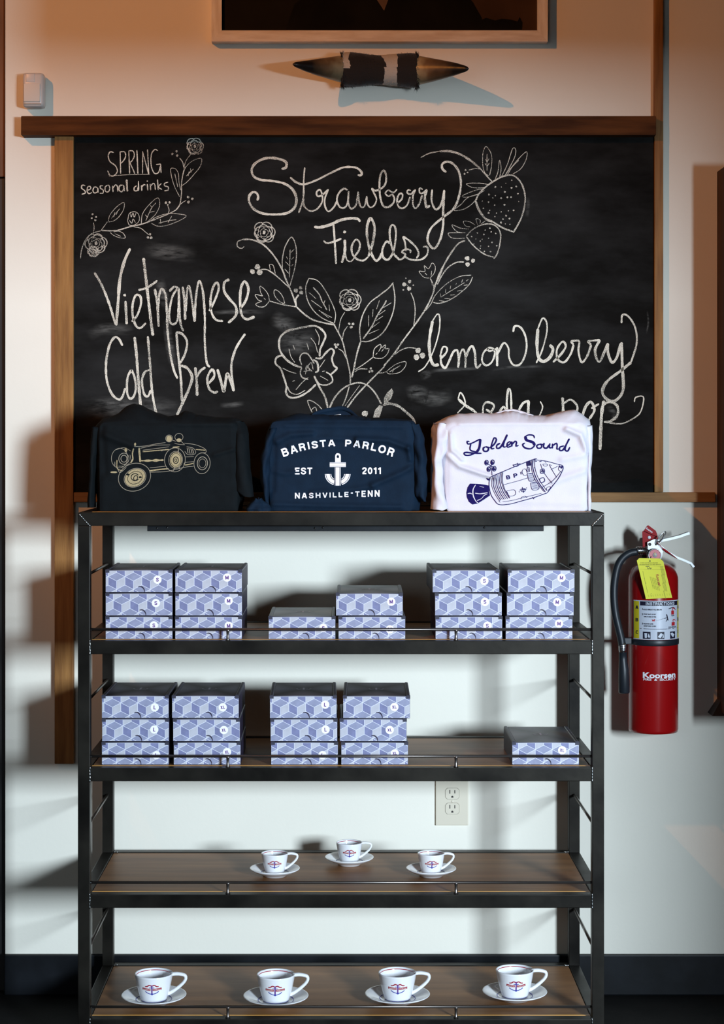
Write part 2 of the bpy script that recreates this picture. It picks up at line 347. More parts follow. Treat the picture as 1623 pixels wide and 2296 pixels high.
chalk('chalk_lettering',[(B,kB,4.8,"w=5 182,250 240,350 300,500 350,665;w=6.5 355,670 370,480 385,300 420,160 465,60;w=5.5 428,475 438,660;422,430,11;478,640 520,590 550,500 545,440 510,430 485,500 485,590 510,670 545,690 590,650;w=6 570,135 590,300 620,560 645,750;530,390 600,370 680,315;w=5.5 660,380 680,500 690,680;685,560 695,430 715,380 745,430 755,560 760,700 780,880 810,1020 840,1090;775,400 810,365 845,370;845,370 800,440 775,560 780,640 810,660 840,620 850,480 848,370;850,380 855,560 865,660 885,715;w=5.5 880,360 895,480 900,625;905,560 915,400 930,360 950,450 975,640;975,640 985,450 1010,320 1040,400 1055,600 1055,800 1070,960 1095,1000;1090,555 1130,480 1165,380 1150,330 1120,370 1100,470 1110,570 1145,625 1200,635;w=5.5 1250,305 1210,330 1210,400 1250,460 1300,520 1300,590 1240,650;w=5.5 1335,540 1380,470 1400,380 1370,320 1340,380 1335,500 1350,590 1390,620 1450,600")],label='chalk word Vietnamese')
chalk('chalk_lettering',[(B,kB,5,"405,830 375,775 340,765 300,830 275,960 280,1100 320,1210 375,1255 405,1230 425,1165;475,1020 445,1080 440,1190 460,1245 490,1235 510,1170 500,1080 475,1020;w=6 500,760 515,900 530,1100 548,1310;620,1020 580,1040 558,1110 575,1210 605,1230 630,1180;605,755 620,950 640,1200 670,1365;830,720 845,900 865,1080 875,1270;830,720 880,740 915,800 900,890 860,970;w=6 865,985 920,1010 955,1080 930,1170 890,1260 835,1380;w=6 980,1000 990,1100 995,1225;990,1080 1020,1030 1060,1000;1085,1130 1130,1070 1120,1020 1100,1030 1075,1090 1090,1170 1130,1200 1160,1190;w=6 1155,1015 1180,1100 1205,1190 1220,1110 1235,1050 1260,1110 1285,1190;1285,1190 1265,1000 1290,880 1330,800 1375,735")],label='chalk words Cold Brew')
chalk('chalk_lettering',[(C,kC,3.6,"w=5.4 410,265 455,250 460,205 420,175 330,155 240,160 150,205 110,270 130,340 200,375 300,385 430,410 520,470 560,560 545,650 470,710 350,725 220,715 130,670 85,600 85,540 120,500 160,510 175,550 165,585;645,250 635,380 630,560 585,710;632,560 640,640 700,690 770,670 820,600 825,530;w=4.5 498,350 560,400 640,420 760,380 900,310 1020,255 1110,245 1180,260 1222,305 1210,330 1180,325;825,530 800,475 765,500 775,540 820,530 885,470;885,470 850,560 850,640 885,695 940,650 970,590;1080,480 1040,465 990,510 970,580 1000,650 1050,655 1080,600 1090,490;1088,490 1085,600 1110,665 1150,650 1175,600;1185,495 1170,600;1185,495 1195,600 1215,650 1250,640 1272,540;1272,540 1280,620 1310,655 1350,630 1370,570 1345,510 1320,460;w=4.2 1320,460 1360,485 1430,455 1465,400 1465,320 1440,280 1410,330 1400,430 1410,560 1440,640 1490,650 1540,610 1550,560 1530,520;1530,520 1490,540 1460,510 1490,480 1540,505 1578,470"),
 (D_,kD,3.8,"215,625 260,580 265,535 240,530 215,580 225,650 265,670 310,640 340,560;345,500 320,495 310,520 345,535 390,490;390,490 365,560 370,650 395,670 430,620 455,545;460,490 430,480 430,520 460,525 500,490;w=5.5 500,490 480,560 490,640 500,660 530,645;w=4.6 550,490 545,600 580,680 620,660 650,590 665,495;w=5 665,495 655,700 655,830 630,960 580,1050 540,1040 505,970 540,860 650,760 750,680 800,580 825,440 805,320 750,245 690,225 645,250 650,295 685,325")],label='chalk word Strawberry in looping script')
chalk('chalk_lettering',[(C,kC,4.2,"w=6 740,850 800,855 900,830 1000,785 1100,765 1180,770 1205,800;935,820 945,950 955,1100 962,1225;835,990 870,1015 940,1000 1015,970;w=6 1050,980 1050,1100 1020,1215;w=3 1050,1100 1070,1180 1110,1200 1150,1160;1048,903,15;1150,1150 1195,1080 1200,1010 1160,980 1120,1050 1130,1130 1180,1180 1240,1190 1290,1150;w=5.5 1290,1150 1335,1000 1350,850 1310,765 1275,850 1280,980 1310,1100 1360,1190 1400,1170 1430,1110;w=4.6 1510,1020 1470,1000 1430,1080 1440,1160 1490,1180 1540,1100 1565,960 1560,860 1530,830 1505,880 1510,990 1550,1130 1600,1175"),
 (D_,kD,4,"200,1120 230,1160 270,1150 300,1110;270,940 330,980 400,1050 420,1110 400,1150;270,940 290,1000 300,1080;300,1110 260,1090 290,1065 340,1070 340,1100;280,1130 340,1160 430,1165 490,1130 510,1080 500,1040 460,1040")],label='chalk word Fields')
chalk('chalk_lettering',[(H,kH,4.2,"w=3 105,430 150,395 200,300 235,180 240,90 225,68 195,110;w=6.5 195,110 175,230 180,330 200,385 235,385;245,350 280,310 285,280 260,275 245,320;w=5 245,320 250,380 275,405 300,360 325,305 350,290;w=5 350,290 360,350 355,405;360,350 375,300 390,290 402,340 400,405;w=5 402,340 425,285 445,270 460,310 465,380 475,405 500,380;545,280 515,310 505,360 530,390 565,370 585,320 575,285 545,280 550,300 600,285;w=5 600,275 600,395;602,320 640,250 670,280 675,340 700,385 740,385 770,340 785,270 775,200 745,150 710,145 700,180")],label='chalk word lemon')
chalk('chalk_lettering',[(H,kH,4.4,"w=3.4 845,375 880,300 910,190 910,120 885,95 855,160;w=6.5 855,160 850,270 860,340 890,365 930,340 950,290 930,260;950,370 1000,320 1030,270 1010,240 975,290 980,350 1020,370 1060,320 1080,260;1080,260 1065,240 1090,235 1115,240 1110,300 1130,370 1165,330 1190,260;1190,260 1170,240 1195,235 1245,230;w=5.4 1245,230 1215,290 1225,350 1245,365 1270,310 1295,250;w=5.4 1295,250 1295,310 1320,370 1350,340 1375,250;w=6.4 1380,245 1385,400 1390,540 1350,605 1300,610 1260,560 1290,490 1380,420 1440,370;w=4 1440,370 1475,250 1465,150 1420,80 1385,75 1380,125")],label='chalk word berry in looping script')
chalk('chalk_lettering',[(H,kH,4.4,"w=3 350,690 395,640 395,600 370,560 355,600;w=6 355,600 400,640 460,680 472,715 440,745 395,742;560,680 568,710 550,748 522,752 506,725 510,690 515,640 540,620 580,640 560,680 530,665;675,690 668,730 640,755 608,745 602,715 610,690 640,650 660,680;715,750 697,735 690,680 685,560 670,540 660,620 665,680;w=5 797,690 785,735 750,755 726,735 730,690 760,630 800,610;w=6 797,610 795,700 802,750;w=3 870,615 885,650 870,695 840,740 802,750")],label='chalk word soda, partly hidden by the white shirt')
chalk('chalk_lettering',[(H,kH,4.4,"w=6 1010,590 1015,690 1016,840;1015,630 1060,605 1100,640 1100,680 1080,730 1018,742;w=5.5 1180,725 1155,750 1135,730 1140,690 1160,640 1190,620 1210,670 1180,725;1190,660 1240,630;w=7 1270,610 1255,700 1245,920;w=5.5 1260,640 1300,620 1350,640 1355,700 1310,740 1270,745;w=3 1300,750 1380,755 1450,725 1500,680 1518,590 1470,590 1460,620")],label='chalk word pop with a curling tail')
def rose(mb, cx, cy, r, w=1.1, sd=1):
    rnd = random.Random(sd)
    for q,pet in ((1.0,6),(0.80,5),(0.60,5),(0.40,3)):
        ph = rnd.random()*6
        for k in range(pet):
            a0 = ph+6.283*k/pet-.12; a1 = ph+6.283*(k+1)/pet+rnd.uniform(0,.3); rr = r*q*rnd.uniform(.86,1.03)
            for rep in range(2 if q>.7 else 1):
                pts = []
                for t in range(9):
                    u = t/8; a = a0+(a1-a0)*u; h = rr*(.80+.24*math.sin(math.pi*u)**.7)+rep*1.3
                    pts.append((cx+h*math.cos(a), cy+h*.96*math.sin(a)))
                ribbon(mb, pts, w*rnd.uniform(.7,1.1), onboard)
    disc(mb, cx, cy, r*0.14, onboard, ry=r*0.2, jit=0.4)
def drawing(groups, roses=(), label=None, m=M_chalk2, fills=()):
    mb = MB()
    for (org,k,w,data) in groups: strokes(mb, data, org, k, onboard, w, ws=0.82)
    for i,(cx,cy,r) in enumerate(roses): rose(mb,cx,cy,r,sd=i+3)
    for org,k,pts in fills: fillpoly(mb,[(org[0]+x/k,org[1]+y/k) for x,y in pts],onboard)
    o = link('chalk_drawing', mb.mesh('chalk_drawing'), m, cb)
    if label: o['label'] = label
drawing([(A,kA,1.7,"w=2 75,1030 85,960 110,890 160,830 250,800;w=3.4 250,800 370,800 480,770 590,745 700,705;w=2.6 700,705 830,650 890,600 910,500 912,400 930,300;w=1.6 930,300 945,230 990,165;w=2.4 930,280 920,235 895,200;w=2 860,635 905,580 950,550;w=2 800,665 808,630 798,598;180,830 188,780 183,735;245,800 275,760 300,725;w=2 515,770 570,780 610,810 640,835;305,725 320,670 380,600 435,570 430,630 390,690 350,720 305,730;330,700 400,620;360,650 350,690;385,635 370,670;578,745 590,660 650,580 715,530 730,590 700,660 650,710 620,735;615,720 660,620 700,570;630,690 610,670;650,650 690,640;670,610 650,590;640,730 700,690 800,660 900,665 950,680 900,715 800,755 720,765 660,740;720,740 800,720 870,710;740,745 735,700;800,735 830,680;925,330 950,270 1010,220 1075,205 1065,270 1010,340 960,395 915,430;950,350 1010,290;965,350 975,310;990,320 985,285;895,520 855,440 830,360 822,290 860,290 885,330 890,400 905,470;855,330 880,440;320,815 350,840 400,860 445,860 430,825 390,805 350,812;360,825 410,850;835,168,10;870,145,9;875,180,10;965,523,10;1000,538,11;968,565,11;782,570,11;812,568,9;797,588,7;175,665,8;168,698,8;205,688,8;198,715,8;650,832,10;632,858,10;660,860,11;465,720 480,660 520,645 555,665 560,720 520,755 480,755 465,720;490,660 495,690 510,655 520,690 535,655;480,715 500,740 510,705 530,735")],[(160+1020/kA,300+105/kA,19),(160+205/kA,300+905/kA,23),(160+182/kA,300+975/kA,12)],'chalk flower garland with leaves and berries')
drawing([(D_,kD,1.8,"w=3 440,185 520,145 620,125;w=5.5 620,125 720,125 820,155 920,215 1010,290;w=3.5 1010,290 1080,370 1125,415;w=2 1010,295 960,290 900,305;870,305,9;860,340,9;890,328,8;1100,355 1120,250 1115,150 1065,80 1035,150 1035,260 1055,330 1090,360;1075,150 1075,310;1060,200 1075,225 1095,195;1055,240 1075,265 1100,235;1150,400 1180,320 1195,210 1210,290 1195,380;1215,365 1270,250 1320,100 1350,110 1340,180 1280,300 1250,350;1270,350 1340,240 1450,130 1450,200 1400,290 1320,345;1240,370 1290,300 1380,210;1100,445 1000,430 880,435 930,470 1020,475 1080,460;1060,480 960,500 840,550 870,565 980,540 1050,500;1000,530 890,570 830,630 760,690 850,680 930,630 980,570;w=4.2 965,600 1000,530 1070,460 1150,405 1230,365 1320,355 1390,410 1430,500 1440,600 1415,730 1370,830 1325,905;w=4.2 1325,895 1230,860 1130,800;w=6 1130,800 1060,770 1000,690 965,600;")
 ,(D_,kD,2,';'.join('%d,%d,%d'%(x,y,random.randint(5,9)) for x,y in [(1095,540),(1155,550),(1210,575),(1270,565),(1030,603),(1090,612),(1148,640),(1243,637),(1380,605),(1100,690),(1210,705),(1280,695),(1330,690),(1090,715),(1165,717),(1258,742),(1150,750),(1228,775),(1290,770),(1245,515),(1310,475),(1355,462),(1255,430),(1155,467),(1213,467),(1312,402),(1130,572),(1040,670),(1250,820),(1295,825),(1210,808),(1370,530),(1305,563)]))],label='large chalk strawberry with leaves')
drawing([(D_,kD,3.2,"875,940 930,880 1010,835 1100,820 1170,850 1205,920 1195,1030 1170,1110 1140,1155;1140,1140 1060,1115 980,1060 920,1000 875,940;w=1.8 870,905 780,905 705,910 730,950 800,960 865,955;w=1.8 900,870 820,860 740,830 780,890 840,905;w=1.8 965,835 910,800 850,795 870,840 920,850;w=1.6 985,830 970,770 1010,785 1005,820;w=1.6 1020,820 1060,790;"+';'.join('%d,%d,%d'%(x,y,random.randint(5,8)) for x,y in [(983,907),(1045,920),(1090,957),(1028,967),(968,965),(927,942),(1010,985),(1123,997),(1168,1030),(1090,1035),(1015,1032),(950,1012),(1050,1083),(1108,1085),(1158,912),(1115,897),(1057,880),(1103,862),(1010,1055)]))],label='smaller chalk strawberry')
drawing([(D_,kD,1.8,"w=4.4 865,980 800,1010 730,1100 670,1200 620,1300 580,1405;w=3 855,1185 780,1190 700,1240 640,1320 600,1400;885,1150,22;940,1172,20;892,1208,22;525,1340 470,1330 425,1275 480,1275 475,1220 515,1250 550,1195 580,1230 570,1290 530,1340;540,1320 545,1270;500,1310 480,1290;530,1345 545,1375 550,1409"),
 (G,kG,1.9,"w=4 850,200 780,370 720,500 680,640 580,840 430,1060 280,1260 150,1450 0,1630;655,400 690,470 700,530;590,850 660,760 720,640 830,520 950,430 1080,370 1225,355;w=2.4 1245,380 1200,480 1100,580 980,670 860,730 760,750 690,735;800,665 900,600 1000,540 1130,460;800,660 790,610;865,605 870,550;930,550 940,500;1010,495 1020,465;1090,460 1110,410;1155,440 1185,415;775,710 860,725;850,680 930,685;930,635 1000,630;1030,580 1095,565;1115,500 1180,490;365,445,24;290,485,28;355,545,30;310,398,10;415,497,10;275,562,11;335,498,7;w=2.4 380,600 420,700 440,820 435,950 420,1070;w=2.4 450,1380 350,1370 250,1400 150,1470;485,1410,38;545,1480,40;460,1505,42")],label='right chalk stem with leaf, bud and berries')
drawing([(E,kE,1.9,"w=2.6 130,300 100,320 60,300 60,250 110,225;w=4 110,225 200,225 280,250 360,300 450,400 530,530 590,680 650,820 690,945;w=3 310,545 380,550 470,610 570,700 610,740;w=2.6 540,530 540,430 570,300 635,200 680,280 690,400 670,540 620,720;540,540 560,620 600,710;w=2.4 622,330 615,630;668,325 630,365;580,405 600,440;665,410 635,440;570,460 610,500;655,490 635,510;565,540 610,590;400,490 440,500 465,590;400,490 410,550;272,517,28;220,570,28;295,572,30;400,880 390,820 350,760 300,725 305,790;305,790 330,830;330,830 250,815 280,870 320,885;320,885 255,915 290,945 350,940 400,885;340,850 360,870;w=2.8 400,882 480,905 560,925 690,945;560,915 500,880 455,820 455,765 500,780 545,840 565,910;735,742,19;685,770,24;742,792,20;w=4.6 715,815 680,870 690,940;w=4 690,945 770,1020 870,1085 1000,1120 1105,1140")],[(520+345/kE,490+150/kE,24)],'left chalk stem with curl, leaf and buds')
drawing([(Fo,kF,1.8,"w=2.6 415,108 385,200 400,320 460,430 550,510 670,565;w=2.4 415,108 500,130 570,210 640,340 685,460 675,565;415,250 490,315;440,330 550,410;515,430 600,480 650,505;w=3 460,200 520,270 550,340 600,430;580,330 560,385;620,375 625,440;540,450 620,510;780,450 740,520 720,620 718,670;w=2.4 810,590 770,650 755,735;825,568,12;862,570,14;845,603,14;w=3.4 670,575 750,730 790,880 825,1030 835,1100 835,1180;w=2.8 825,1200 790,1320 755,1400;w=3.2 940,745 930,620 960,480 1030,360 1130,280 1220,210 1270,150;w=3.2 1265,160 1285,300 1270,440 1210,590 1130,690 1020,745 945,745;w=3.6 965,720 1050,600 1110,480 1180,370 1200,330;1250,355 1160,410;1190,430 1120,480;1165,490 1090,540;1130,550 1050,610;1125,625 1020,670;1020,480 1020,600;1065,420 1060,500;1130,330 1100,420;w=4.4 940,745 900,880 870,1030 850,1110;w=2.2 1065,900 1080,820 1140,775 1150,810 1190,780 1190,820 1225,820 1210,870 1160,915 1090,915 1065,900;1120,850 1150,800;1150,850 1190,800;1090,880 1110,860;w=2.6 1065,905 980,970 880,1035;w=2.2 880,1055 930,1025 1010,1025;1030,1050,12;1055,1045,12;1042,1018,11;w=4 1180,1000 1040,1140 900,1290 800,1420;w=1.4 930,1190 850,1300 780,1400;w=4 620,1430 680,1310 780,1210 900,1165 1000,1185 1080,1260 1150,1380;1120,1065 1190,1055 1290,980 1390,950 1390,1000 1330,1060 1230,1075 1200,1050;1230,1055 1340,990;1260,1060 1275,1020;680,778,13;710,778,12;692,803,14;w=2.8 715,820 760,850 795,920;985,1475,30;w=2.4 450,1465 420,1400 405,1345 450,1350 510,1390 555,1440;440,1440 480,1410 500,1460"),
 (Fo,kF,5,"w=6.5 1165,1390 1230,1375 1320,1400 1400,1460;w=7 1400,1460 1470,1530 1500,1620")],[(600+830/kF,600+330/kF,25)],'middle chalk stems with two big leaves and a rose',
 fills=[(Fo,kF,[(1175,1385),(1175,1320),(1210,1260),(1255,1220),(1270,1260),(1250,1320),(1200,1375)]),(Fo,kF,[(1065,1515),(1085,1440),(1130,1390),(1165,1400),(1150,1450),(1130,1515)])])
drawing([(Fo,kF,1.9,"w=5.6 345,1010 270,985 190,930 130,850 115,770 130,700 200,640 280,620 380,600 480,590 550,630 585,690 560,760 530,830 525,900;w=5 480,915 540,915 590,860 640,820 670,850 650,920 670,990 700,1020 640,1080;w=4 590,1055 640,1090 655,1150 600,1185 530,1180 490,1140;w=5 150,885 90,910 80,970 130,1020 160,1100 190,1200 185,1260 220,1310 300,1310 400,1260 490,1180;w=2.4 200,1200 230,1260 300,1280 380,1240;w=3.4 345,985 325,920 350,870 400,870 440,920 470,970;w=4.6 460,930 500,960 510,1040 480,1060;w=3.4 345,1010 330,1060 350,1110 410,1130;380,1080 400,1010 440,960 460,1030;430,1050 400,990 380,1030;410,1010 450,1050;360,1050 420,1040;215,820 235,900 275,960;255,780 275,830;395,760 415,830;435,710 480,770 505,860;480,620 520,700 515,780;150,1015 220,1050 290,1070;580,930 525,1010;530,1095 610,1140;410,1110 350,1160 285,1235;550,1050 580,1045;250,1150 275,1142;w=5 470,1095 520,1200 580,1310 610,1430")],label='big chalk orchid flower')
M_smudge = mat('chalk_smudge', (0.55,0.54,0.50), 0.95, spec=0.05)
def _smudge_nodes():
    nt=M_smudge.node_tree; bs=nt.nodes['Principled BSDF']; at=nt.nodes.new('ShaderNodeAttribute'); at.attribute_name='cover'
    tc=nt.nodes.new('ShaderNodeTexCoord'); mp=nt.nodes.new('ShaderNodeMapping'); mp.inputs['Scale'].default_value=(1,1,4); n=nt.nodes.new('ShaderNodeTexNoise'); n.inputs['Scale'].default_value=35; n.inputs['Detail'].default_value=5
    nt.links.new(tc.outputs['Object'],mp.inputs[0]); nt.links.new(mp.outputs[0],n.inputs['Vector'])
    r=nt.nodes.new('ShaderNodeMapRange'); r.inputs[1].default_value=.3; r.inputs[2].default_value=.8; r.inputs[4].default_value=.22; nt.links.new(n.outputs[0],r.inputs[0])
    m=nt.nodes.new('ShaderNodeMath'); m.operation='MULTIPLY'; nt.links.new(at.outputs['Fac'],m.inputs[0]); nt.links.new(r.outputs[0],m.inputs[1]); nt.links.new(m.outputs[0],bs.inputs['Alpha'])
_smudge_nodes()
def onsm(x,y,l=0): p=P(x,y,YB); return (p.x,YB-0.0001,p.z)
for org,k,w,d in ((H,kH,10,"115,468 180,432 260,418 400,410 520,405"),(H,kH,8,"560,420 680,400 760,398 900,396"),(H,kH,5,"1540,40 1548,120 1535,195"),(B,kB,22,"755,620 765,740 790,900 835,1070"),(B,kB,12,"1060,575 1300,560 1540,565"),(B,kB,14,"190,1268 300,1278 430,1266"),(B,kB,14,"1170,1302 1250,1300 1370,1285"),(B,kB,26,"690,280 720,400 760,540"),(H,kH,38,"60,560 200,600 330,570"),(H,kH,16,"1290,640 1330,690 1345,740"),(Fo,kF,36,"1400,1290 1500,1260 1623,1290"),(Fo,kF,20,"1540,1110 1600,1080 1650,1060"),(B,kB,40,"560,60 760,90 1000,110"),(B,kB,30,"130,760 250,700 500,700"),(D_,kD,10,"1470,560 1465,680 1455,760"),(B,kB,60,"60,1350 400,1320 900,1340"),(Fo,kF,40,"40,480 150,560 300,620"),(Fo,kF,60,"100,700 300,760 500,720")):
    me=soft_ribbon([(org[0]+float(t.split(',')[0])/k,org[1]+float(t.split(',')[1])/k) for t in d.split()],w,onsm)
    tag(link('chalk_smudge',me,M_smudge,cb),'faint wiped chalk smudge')
# ---------------------------------------------------------------- shelf unit
YS = -0.49                                   # front plane of the steel shelf (distance 4.15 m)
S0,S1 = -0.5905, 0.5895                      # outer sides
YR = -0.038                                  # back of the rear posts
T = 0.027
shelf = empty('shelf_unit', (0,-0.26,0), 'tall open shelf unit of dark welded steel tube with brown wooden boards', 'shelf')
ZL = [1.226,0.938,0.653,0.369,0.0895]         # tops of the five levels
RH = 0.030
def part(name, mb, m, parent, smooth=False, label=None):
    o = link(name, mb.mesh(name), m, parent, smooth)
    if label: o['label'] = label
    return o
for x in (S0,S1-T):
    part('post', MB().box((x,YS,0),(x+T,YS+T,ZL[0]-RH),0.0016), M_steel, shelf)
    part('post', MB().box((x,YR-T,0),(x+T,YR,ZL[0]-RH),0.0016), M_steel, shelf)
for i,z in enumerate(ZL):
    xa,xb = (S0,S1) if i==0 else (S0+T,S1-T)
    part('front_rail', MB().box((xa,YS,z-RH),(xb,YS+T,z),0.0016), M_steel, shelf)
    part('rear_rail', MB().box((xa,YR-T,z-RH),(xb,YR,z),0.0016), M_steel, shelf)
    for x in (S0,S1-T):
        part('side_rail', MB().box((x,YS+T,z-RH),(x+T,YR-T,z),0.0016), M_steel, shelf)
    part('shelf_board', MB().box((S0+T+.001,YS+T+0.008,z-0.022),(S1-T-.001,YR-T-.001,z-0.0015),0.0008), M_wood, shelf)
    part('board_edge', MB().box((S0+T+.001,YS+T,z-0.022),(S1-T-.001,YS+T+0.0078,z+0.0003),0.0005), M_edge, shelf, label='pale orange strip along the front of the board')
    if i:
        zr = z+0.0245
        part('guard_rod', MB().tube([(S0+T-.002,YS+.012,zr),(S1-T+.002,YS+.012,zr)],0.0031,10), M_rod, shelf, True)
        for px in (510,1023):
            x = (px-VX)/1000
            pts=[(x,YS+.012,z-.001),(x,YS+.012,z+.004),(x,YS+.012,z+.012),(x,YS+.012,zr-.004),(x,YS+.012,zr)]
            part('guard_stud', MB().tube(pts,[.0062,.0036,.0031,.0036,.0062],10), M_rod, shelf, True)
        zm = (ZL[i-1]+z)/2
        for x in (S0+T/2,S1-T/2):
            part('side_rod', MB().tube([(x,YS+T-.002,zm),(x,YR-T+.002,zm)],0.0035,10), M_rod, shelf, True)
part('hanging_strip', MB().box(P(330,1178,YS+.034).to_tuple(),(P(1219,1190,YS+.034).x,YS+.048,P(0,1191,YS+.034).z),0.001), M_black, shelf, label='black flat bar under the top rail')
for px,py in ((353,1184),(375,1183),(706,1184),(724,1183),(1086,1183)):
    p = P(px,py,YS+.0335); part('screw', MB().lathe([(0,-.0028),(.0018,-.0022),(.0026,0)],p,10,axis='Y'), M_weld, shelf, True)
def weld(a,b,n):
    mb = MB(); a=Vector(a); b=Vector(b); pts=[]; rs=[]
    for i in range(n*3+1):
        t=i/(n*3); pts.append(a.lerp(b,t)+Vector((random.uniform(-.0005,.0005),0,random.uniform(-.0005,.0005)))); rs.append(.0009+.0009*abs(math.sin(math.pi*t*n))+random.random()*.0004)
    mb.tube(pts,rs,8); part('weld_bead',mb,M_weld,shelf,True,label='silvery weld bead')
yw = YS-.0003
weld((S0+.002,yw,ZL[0]-.003),(S0+T+.001,yw,ZL[0]-RH-.001),7)
weld((S1-.002,yw,ZL[0]-.003),(S1-T-.001,yw,ZL[0]-RH-.001),7)
for z in ZL[1:]:
    for x in (S0+T,S1-T): weld((x,yw,z+.003),(x,yw,z-RH-.002),5)
    for x in (S0+T+.001,S1-T-.001): weld((x,YS+.010,z+.022),(x,YS+.012,z+.027),1)
    weld((S0+T,YR-T-.001,z+.001),(S0+T+.012,YR-T-.001,z+.001),2); weld((S1-T,YR-T-.001,z+.001),(S1-T-.012,YR-T-.001,z+.001),2)
# ---------------------------------------------------------------- mailer boxes
M_card = mat('dark_card', (0.028,0.022,0.045), 0.5, spec=0.25, var=0.2, scale=30)
M_ear = mat('card_ear', (0.045,0.045,0.070), 0.42, spec=0.3, var=0.15, scale=30)
M_light = mat('print_light', (0.47,0.48,0.545), 0.6, var=0.05, scale=60)
M_mid = mat('print_mid', (0.255,0.275,0.405), 0.6, var=0.10, scale=60)
M_deep = mat('print_deep', (0.175,0.19,0.345), 0.6, var=0.12, scale=60)
M_line = mat('print_line', (0.70,0.73,0.84), 0.6)
M_stick = mat('sticker_paper', (0.88,0.87,0.92), 0.6)
M_stink = mat('sticker_ink', (0.10,0.02,0.20), 0.6)
M_lidink = mat('lid_ink', (0.48,0.46,0.55), 0.5)
def lidmat():
    m = mat('lid_card', (0.03,0.027,0.045), 0.40, spec=0.3); nt=m.node_tree; b=nt.nodes['Principled BSDF']
    tc=nt.nodes.new('ShaderNodeTexCoord'); sp=nt.nodes.new('ShaderNodeSeparateXYZ'); nt.links.new(tc.outputs['Object'],sp.inputs[0])
    def ma(op,a,bv):
        n=nt.nodes.new('ShaderNodeMath'); n.operation=op
        for i,x in enumerate((a,bv)):
            if x is None: continue
            if isinstance(x,(int,float)): n.inputs[i].default_value=x
            else: nt.links.new(x,n.inputs[i])
        return n.outputs[0]
    ax=ma('ABSOLUTE',ma('MULTIPLY',sp.outputs[0],1/0.072),None); ay=ma('ABSOLUTE',ma('MULTIPLY',ma('SUBTRACT',sp.outputs[1],0.1145),1/0.112),None)
    d=ma('ABSOLUTE',ma('SUBTRACT',ax,ay),None)
    r=nt.nodes.new('ShaderNodeValToRGB'); r.color_ramp.elements[0].color=(0.016,0.015,0.028,1); r.color_ramp.elements[1].color=(0.16,0.165,0.21,1); r.color_ramp.elements[1].position=0.75
    nt.links.new(d,r.inputs[0]); nt.links.new(r.outputs[0],b.inputs['Base Color']); return m
M_lid = lidmat()
BW,BD,BH = 0.1517,0.229,0.0525
def clip(poly, x0,x1,z0,z1):
    def cut(p,ins,inter):
        o=[]
        for i in range(len(p)):
            a,b=p[i-1],p[i]
            if ins(b):
                if not ins(a): o.append(inter(a,b))
                o.append(b)
            elif ins(a): o.append(inter(a,b))
        return o
    def ix(X): return lambda a,b:(X,a[1]+(b[1]-a[1])*(X-a[0])/(b[0]-a[0]))
    def iz(Z): return lambda a,b:(a[0]+(b[0]-a[0])*(Z-a[1])/(b[1]-a[1]),Z)
    for ins,it in ((lambda p:p[0]>=x0,ix(x0)),(lambda p:p[0]<=x1,ix(x1)),(lambda p:p[1]>=z0,iz(z0)),(lambda p:p[1]<=z1,iz(z1))):
        if not poly: return []
        poly=cut(poly,ins,it)
    return poly
def pattern(ox, oz):
    hw=BW/2-.0006; z0,z1=.0012,BH-.0030; mb=MB()
    mb.box((-hw,-.0008,z0),(hw,.0006,z1),0,3)
    a,b,e=.0191,.0098,.0190; ins=.00048
    for r in range(-4,6):
        for c in range(-6,7):
            cx=ox+c*2*a+(a if r%2 else 0); cz=oz-r*(b+e)
            for q,mi in (([(0,0),(a,b),(0,2*b),(-a,b)],1),([(0,0),(-a,b),(-a,b-e),(0,-e)],2),([(0,0),(0,-e),(a,b-e),(a,b)],0)):
                gx=sum(p[0] for p in q)/4; gz=sum(p[1] for p in q)/4
                # inset each lozenge so that a fine pale line stays between them
                qq=[]
                for i in range(4):
                    p0=Vector(q[i-1]);p1=Vector(q[i]);p2=Vector(q[(i+1)%4])
                    d1=(p0-p1).normalized(); d2=(p2-p1).normalized(); s=max(.2,abs(d1.x*d2.y-d1.y*d2.x))
                    v=p1+(d1+d2)*(ins/s); qq.append((cx+v.x,cz+v.y))
                pl=clip(qq,-hw+.0003,hw-.0003,z0+.0003,z1-.0003)
                if len(pl)>2: mb.add([(x,-.00095,z) for x,z in pl],[tuple(range(len(pl)))],mi)
    me=mb.mesh('front_panel'); 
    for m in (M_light,M_mid,M_deep,M_line): me.materials.append(m)
    return me
PAT=[pattern(-.0115+random.uniform(-.006,.012),.0255+random.uniform(-.0015,.0015)) for _ in range(6)]
def one(mb,name,mats,smooth=False):
    me=mb.mesh(name)
    for m in (mats if isinstance(mats,list) else [mats]): me.materials.append(m)
    if smooth: me.polygons.foreach_set('use_smooth',[True]*len(me.polygons))
    return me
ME_carton=one(MB().box((-BW/2,0,0),(BW/2,BD,BH-.004),.0012),'carton',M_card)
ME_lid=one(MB().box((-BW/2+.0085,.001,BH-.006),(BW/2-.0085,BD-.002,BH-.0012),.001),'lid',M_lid)
def ear(sg):
    mb=MB(); x=sg*(BW/2-.0042)
    mb.prism([(x-.0042,BH-.0045),(x+.0042,BH-.0045),(x+.0042,BH-.0012),(x+.0022,BH+.0002),(x-.0022,BH+.0002),(x-.0042,BH-.0012)],.004,BD-.004)
    mb.prism([(x-.0046,BH-.0075),(x+.0046,BH-.0075),(x+.0046,BH-.0006),(x-.0046,BH-.0006)],-.0016,.004)
    return one(mb,'side_flap',M_ear)
ME_ears=[ear(-1),ear(1)]
